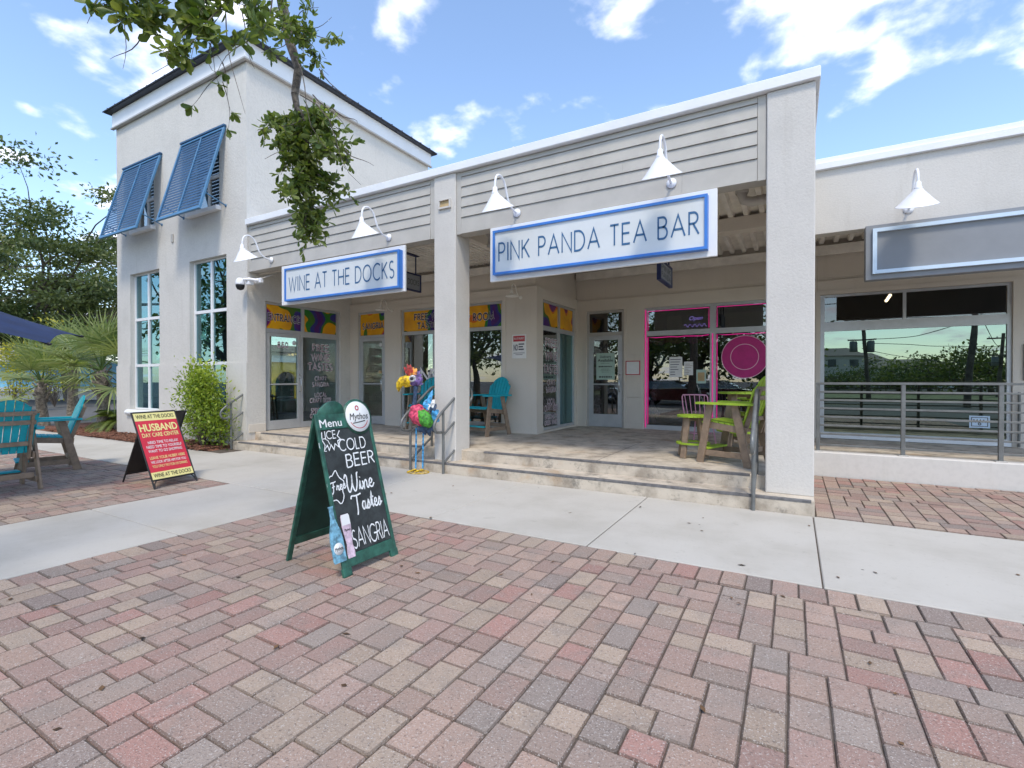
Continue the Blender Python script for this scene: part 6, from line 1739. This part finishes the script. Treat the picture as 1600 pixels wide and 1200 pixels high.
p_ = pt(70, 600, 15.5); fan_palm('fan palm with a pale trunk behind the teal chairs', (p_[0], p_[1], 0), 1.35, 15, 1.75, 22, (.1, -.1), .14)
p_ = pt(112, 600, 18.0); fan_palm('fan palm standing farthest back between the other palms', (p_[0], p_[1], 0), 2.35, 12, 1.6, 23, (.1, 0))

# --- cycad at the foot of the tower
def cycad(label, base, n, flen, seed):
    rs_ = np.random.default_rng(seed); T = thing('cycad', label, 'plant', tuple(base)); b = np.array(base, float)
    ob('stem', MB().lathe([(.14, -.05), (.17, .1), (.13, .28), (0, .32)], base, 12), M_['palmbark'], T)
    for k in range(n):
        a = k*2.399; el = math.radians(rs_.uniform(8, 60)); L = flen*rs_.uniform(.8, 1.1)
        d = np.array([math.cos(a)*math.cos(el), math.sin(a)*math.cos(el), math.sin(el)])
        pts = [b+np.array([0,0,.25])+d*L*u+np.array([0,0,-.55*L*u*u]) for u in np.linspace(0, 1, 14)]
        pos, dr, nr = [], [], []
        for i in range(1, 14):
            t_ = pts[i]-pts[i-1]; t_ /= np.linalg.norm(t_); s_ = np.cross(t_, [0,0,1]); s_ /= np.linalg.norm(s_)+1e-9
            for sg in (-1, 1):
                for q in (0, .5): pos.append(pts[i-1]+(pts[i]-pts[i-1])*q); dr.append(s_*sg+t_*.55+np.array([0,0,.18])); nr.append(np.cross(s_, t_))
        m = len(pos); Ls = np.full(m, flen*.20)
        leaf_mesh('frond', pos, dr, nr, Ls, Ls*.38, np.clip(rs_.uniform(.1, .8)+rs_.normal(size=m)*.12, 0, 1), M_['l_cycad'], T, LEAF_LANCE, None)
cycad('low bright green cycad in the mulch at the left foot of the tower', (-16.75, 6.75, 0), 26, 1.0, 31)
cycad('smaller dark cycad under the fan palm beside the mulch', (-17.6, 7.1, 0), 22, .95, 32)

# --- shrub in front of the tower window
def shrub(name, label, base, rx, ry, h, n, seed, mat, leaf, cat='shrub', shape=LEAF_SIMPLE, lobes=16):
    rs_ = np.random.default_rng(seed); b = np.array(base, float); T = thing(name, label, cat, tuple(b))
    st = MB(); P_, D_, Sh = [], [], []
    for k in range(lobes):
        a = rs_.uniform(0, 6.28); u = rs_.uniform(.15, .95); zz = rs_.uniform(.22, 1.0)
        prof = math.sqrt(max(.05, 1-((zz-.38)/.66)**2))
        c = b+np.array([math.cos(a)*rx*u*prof*.8, math.sin(a)*ry*u*prof*.8, h*zz*.92])
        st.tube([tuple(p) for p in curve_pts(b, c, (0,0,.02), 4, rs_, .05)], [.016, .013, .010, .007, .004], 5, cap=False)
        m = int(n/lobes); r = min(rx, h*.5)*rs_.uniform(.22, .40); off = rs_.normal(size=(m, 3))*r*np.array([1, ry/rx, .8])
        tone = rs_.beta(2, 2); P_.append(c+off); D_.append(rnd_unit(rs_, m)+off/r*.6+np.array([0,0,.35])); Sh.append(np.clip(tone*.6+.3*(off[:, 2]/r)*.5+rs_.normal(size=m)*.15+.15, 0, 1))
    ob('stems', st, M_['twig'], T, fixn=False)
    P_, D_, Sh = np.vstack(P_), np.vstack(D_), np.concatenate(Sh); P_[:, 2] = np.maximum(P_[:, 2], b[2]+.03); m = len(P_)
    L = leaf*rs_.uniform(.6, 1.25, m); leaf_mesh('foliage', P_, D_, rnd_unit(rs_, m)+np.array([0,0,.8]), L, L*.75, Sh, mat, T, shape)
    return T
shrub('leafy_shrub', 'bushy yellow green shrub in front of the right tower window by the steps', (-11.15, 5.98, 0), 1.02, .40, 1.62, 6400, 41, M_['l_shrub'], .085, lobes=34)
shrub('leafy_shrub', 'low green ground cover at the foot of the shrub beside the red board', (-12.4, 5.85, 0), .75, .25, .32, 1100, 42, M_['l_grass'], .07, lobes=14)
p_ = pt(26, 600, 24); shrub('flowering_bush', 'yellow flowering bush under the umbrella edge', (p_[0], p_[1], 0), 1.0, .9, 3.2, 1500, 43, M_['l_yellow'], .16, 'bush', lobes=20)
p_ = pt(85, 600, 27); shrub('flowering_bush', 'yellow leaved bush high behind the palm fronds', (p_[0], p_[1], 0), 1.3, 1.0, 4.9, 900, 44, M_['l_yellow'], .20, 'bush', lobes=30)

# ------------------------------------------------------------------ distant buildings on the left
def at_depth(x, d): p = pt(x, 600, d); return p[0], p[1]
LB = thing('blue_building', 'low sky blue building with white eaves behind the palms', 'building', (-46, 8, 0))
ux, uy = np.array(CR)[:2], np.array(CF)[:2]
def quadbox(mb, xa, xb, d0, d1, z0, z1):
    """box lying square to the street on the left, given by picture columns at depth d0"""
    pa, pb = np.array(at_depth(xa, d0)), np.array(at_depth(xb, d0)); back = uy*(d1-d0)
    c = [pa, pb, pb+back, pa+back]
    vs = [(p[0], p[1], z) for z in (z0, z1) for p in c]
    return mb.add(vs, [(0,3,2,1),(4,5,6,7),(0,1,5,4),(1,2,6,5),(2,3,7,6),(3,0,4,7)])
ob('wall', quadbox(MB(), -140, 175, 38, 46, .9, 2.75), M_['poolblue'], LB)
ob('base_wall', quadbox(MB(), -145, 182, 37.6, 46.2, -.05, .62), M_['stucco'], LB)
ob('cap', quadbox(MB(), -145, 182, 37.4, 46.3, .62, .898), M_['white'], LB)
ob('eave', quadbox(MB(), -150, 120, 37.2, 46.5, 2.752, 3.0), M_['white'], LB)
ob('upper_wall', quadbox(MB(), -150, 60, 40, 46, 3.002, 4.6), M_['stucco'], LB)
ob('roof', quadbox(MB(), -155, 64, 39.5, 46.5, 4.602, 4.85), M_['white'], LB)
for xa in (-100, -50, 0, 32): 
    w = ob('window', quadbox(MB(), xa, xa+18, 39.93, 39.995, 3.35, 4.3), M_['white'], LB); ob('pane', quadbox(MB(), xa+2, xa+16, 39.88, 39.925, 3.42, 4.22), M_['innergrey'], w)
# mustard arcade seen through the tower's entrance door
YB = thing('mustard_arcade', 'mustard yellow arcade building seen through the entrance door glass', 'building', (-34, 22, 0))
def onray(x, y, X): 
    p0, p1 = pt(x, y, 1), pt(x, y, 2); k = (X-p0[0])/(p1[0]-p0[0]); return p0+(p1-p0)*k
XB = -34.0
q0, q1 = onray(400, 594, XB)[1], onray(480, 594, XB)[1]
zt = onray(440, 566, XB)[2]
hs = []; yy = q0-4
while yy < q1+4: hs.append((yy+.35, yy+2.25, 0.0, 2.1)); yy += 2.6
ob('wall', wall(MB(), q0-5, q1+6, 0, zt, XB-.4, XB, hs, YZ), M_['yellowwall'], YB)
for h in hs:
    cy, r = (h[0]+h[1])/2, (h[1]-h[0])/2; mm = MB(); n = 14
    for k in range(n):
        a0, a1 = math.pi*k/n, math.pi*(k+1)/n
        pts = [(XB-.2, cy+r*math.cos(a0), 2.1-.95+r*math.sin(a0)), (XB-.2, cy+r*math.cos(a1), 2.1-.95+r*math.sin(a1)), (XB-.2, cy+r*math.cos(a1), 2.101), (XB-.2, cy+r*math.cos(a0), 2.101)]
        mm.poly(pts, (.199, 0, 0))
    ob('arch', mm, M_['yellowwall'], YB)
ob('cornice', MB().box(XB-.5, XB+.25, q0-5.2, q1+6.2, zt+.001, zt+.55), M_['white'], YB)
ob('roof', MB().add([(XB-5, q0-5.5, zt+.56), (XB+.5, q0-5.5, zt+.56), (XB+.5, q1+6.5, zt+.56), (XB-5, q1+6.5, zt+.56), (XB-4, q0-5.5, zt+1.6), (XB-4, q1+6.5, zt+1.6)], [(0,1,2,3),(1,2,5,4),(0,4,5,3),(0,1,4),(2,3,5)]), M_['bark'], YB)
ob('rear_wall', MB().box(XB-5, XB-4.8, q0-5, q1+6, 0, zt), M_['innergrey'], YB)
# ------------------------------------------------------------------ the street behind the viewer (seen only as reflections in the glass)
def mirrored(x, y, dist):
    """point in the street that the tea bar wall plane (Y2) mirrors towards picture position (x, y)"""
    d = pt(x, y, 1.0)-np.array([0, 0, CAM_H]); k = Y2/d[1]; hit = np.array([0, 0, CAM_H])+d*k
    return hit+np.array([d[0], -d[1], d[2]])*(dist/math.hypot(d[0], d[1]))
def utility_pole(label, x, ytop, dist, lean, gear=True):
    b = mirrored(x, 600, dist); top = mirrored(x+lean, ytop, dist); top_ = Vector((top[0], top[1], top[2]))
    T = thing('utility_pole', label, 'utility pole', (b[0], b[1], 0), 0, 'utility poles across the street')
    ob('shaft', MB().tube([(b[0], b[1], -.1), tuple(top_)], [.17, .11], 10), M_['pole'], T)
    if gear:
        z = top_.z; c = Vector((top_.x, top_.y, 0))
        ob('crossarm', MB().box(c.x-1.1, c.x+1.1, c.y-.06, c.y+.06, z-.5, z-.38), M_['pole'], T)
        ob('crossarm', MB().box(c.x-.9, c.x+.9, c.y-.06, c.y+.06, z-2.0, z-1.9), M_['pole'], T)
        for s_ in (-1, 1): ob('transformer', MB().lathe([(0, 0), (.24, 0), (.26, .05), (.26, .75), (.2, .85), (0, .88)], (c.x+s_*.55, c.y+.1, z-2.9), 14), M_['rail'], T)
        for s_ in (-.95, -.4, .4, .95): ob('insulator', MB().lathe([(.03, 0), (.05, .04), (.03, .12), (0, .14)], (c.x+s_, c.y, z-.38), 8), M_['alu'], T)
    return top_
t1 = utility_pole('leaning utility pole with two transformers mirrored in the green window', 1358, 490, 34, -12)
t2 = utility_pole('tall plain utility pole mirrored at the right of the green window', 1512, 440, 24, 16, False)
t3 = utility_pole('far utility pole mirrored near the edge of the green window', 1562, 520, 48, 6)
for k, (a, b, dz, s_) in enumerate(((t1, t2, -.4, .05), (t1, t2, -1.9, .07), (t1, t3, -2.6, .05), (t2, t3, -1.2, .06), (t1, t1+Vector((40, -6, 1)), -.4, .03), (t1, t1+Vector((40, -6, 0)), -2.2, .04), (t2, t2+Vector((-45, 12, 0)), -.6, .03), (t2, t2+Vector((-45, 12, 0)), -2.0, .035))):
    L = (b-a).length; pts = [a.lerp(b, i/16)+Vector((0, 0, dz-s_*L*math.sin(math.pi*i/16)*.5)) for i in range(17)]
    o = ob('power_line', MB().tube(pts, .022, 5), M_['black'], label='dark power line %s across the street' % ('slung high', 'slung low', 'to the far pole', 'between the tall and far poles', 'leaving the transformer pole high', 'leaving the transformer pole low', 'leaving the tall pole high', 'leaving the tall pole low')[k], cat='power line', group='power lines across the street')
TN = ('rounded', 'dense', 'wide', 'dark', 'low', 'spreading', 'large', 'old', 'broad', 'tall', 'leaning', 'leafy', 'bushy')
TW_ = ((1405, 74, 3.6, 5.0, 61), (1455, 68, 4.2, 5.0, 62), (1500, 60, 4.8, 4.5, 63), (1552, 56, 5.6, 4.5, 64), (1310, 84, 3.2, 5.0, 65), (1010, 26, 8.5, 4.2, 66), (1090, 24, 8.0, 4.0, 67), (1180, 26, 7.0, 4.2, 68), (560, 22, 11, 5.5, 69), (640, 26, 12, 6.0, 70), (720, 24, 12, 5.5, 71), (790, 28, 12, 6.0, 72), (900, 28, 11, 5.5, 73))
for k, (x, d, h, s_, sd_) in enumerate(TW_):
    p = mirrored(x, 600, d)
    tree('street_tree', TN[k] + ' green tree across the street, mirrored in the shop windows', (p[0], p[1], 0), h, s_, sd_, M_['l_far'], .36, 42, 85, .25, .6, 'trees across the street', .22, .9, .22)
def house(label, x, d, w, h, wallm, roofm):
    p = mirrored(x, 600, d); H = thing('house', label, 'house', (p[0], p[1], 0), 0, 'houses across the street'); x0, y0 = p[0], p[1]
    ob('wall', MB().box(x0-w/2, x0+w/2, y0-6, y0, 0, h), wallm, H)
    ob('roof', MB().add([(x0-w/2-.5, y0-6.5, h+.002), (x0+w/2+.5, y0-6.5, h+.002), (x0+w/2+.5, y0+.5, h+.002), (x0-w/2-.5, y0+.5, h+.002), (x0-w/4, y0-3, h+1.6), (x0+w/4, y0-3, h+1.6)], [(0,1,2,3),(0,1,5,4),(1,2,5),(2,3,4,5),(3,0,4)]), roofm, H)
    for k in range(3):
        xx = x0-w/2+w*(k+.5)/3
        for z in ((1.0, 2.3), (3.8, 5.0)):
            if z[1] < h: ob('window', MB().box(xx-.6, xx+.6, y0+.002, y0+.05, *z), M_['innergrey'], H)
house('pale two storey house mirrored at the left of the green window', 1300, 92, 9, 5.6, M_['stucco'], M_['roof'])
house('grey house with a hip roof beside the transformer pole', 1345, 100, 8, 5.0, M_['siding'], M_['roof'])
house('long low cottage among the trees across the street', 1425, 92, 12, 3.4, M_['white'], M_['roof'])
# mown verge across the street
vg = mirrored(1430, 600, 42)
ob('verge', MB().box(-30, 70, -56, -19, -.07, -.03), plain('mown_grass', (.20, .22, .11, 1), .95, var=.35, vscale=1.5), kind='structure')
ob('road', MB().box(-120, 120, -18.5, -8.5, -.072, -.045), M_['asphalt'], kind='structure')
ob('road_marking', MB().box(-120, 120, -13.6, -13.48, -.0445, -.041), M_['yellowp'], kind='structure')
# parked cars near the kerb
def car(label, loc, rz, paint):
    T = thing('parked_car', label, 'car', loc, rz, 'cars parked behind the viewer')
    P = lambda nm, mb, m_: ob(nm, mb, m_, T, shift=False)
    prof = [(-2.2, .35), (-2.25, .62), (-2.1, .88), (-1.35, .98), (1.0, 1.0), (1.9, .86), (2.2, .68), (2.22, .38), (2.0, .28), (-2.05, .28)]
    P('body', MB().poly([(x, -.86, z) for x, z in prof], (0, 1.72, 0)), paint)
    cab = [(-1.95, .96), (-1.35, 1.40), (.15, 1.46), (1.05, 1.0)]
    m_ = MB(); vs = [(x, s_*(.82 if z < 1.1 else .66), z) for s_ in (-1, 1) for x, z in cab]
    m_.add(vs, [(0,1,2,3),(7,6,5,4),(0,4,5,1),(1,5,6,2),(2,6,7,3),(3,7,4,0)]); P('glasshouse', m_, M_['g_dark'])
    P('roof', MB().cbox(-1.32, .16, -.655, .655, 1.405, 1.475, .02), paint)
    for x in (-1.35, 1.35):
        for s_ in (-1, 1):
            w = P('wheel', MB().lathe([(0, 0), (.20, 0), (.33, .02), (.34, .1), (.33, .2), (0, .2)], (x, s_*.70, .33), 18, (0, s_, 0)), M_['black'])
            c = ob('rim', MB().lathe([(0, .215), (.19, .205), (.2, .18)], (x, s_*.70, .33), 14, (0, s_, 0)), M_['steel'], w, shift=False)
    for s_ in (-1, 1): P('headlight', MB().cbox(2.12, 2.225, s_*.62-.16, s_*.62+.16, .62, .76, .02), M_['paper']); P('tail_light', MB().cbox(-2.26, -2.17, s_*.62-.16, s_*.62+.16, .66, .82, .02), M_['signred'])
car('dark red parked car mirrored in the tea bar window', tuple(mirrored(1052, 600, 20)[:2])+(-.045,), .1, plain('dark_red_car_paint', (.10, .012, .014, 1), .25, .2, coat=.6))
car('black parked car beside the dark red one', tuple(mirrored(1130, 600, 20.5)[:2])+(-.045,), .05, plain('black_car_paint', (.016, .017, .02, 1), .2, .3, coat=.6))
car('silver parked car further along the kerb', tuple(mirrored(930, 600, 21)[:2])+(-.045,), 0, plain('silver_car_paint', (.34, .35, .37, 1), .25, .6, coat=.6))
bpy.data.objects.remove(_to_, do_unlink=True)
bpy.data.curves.remove(_tc)
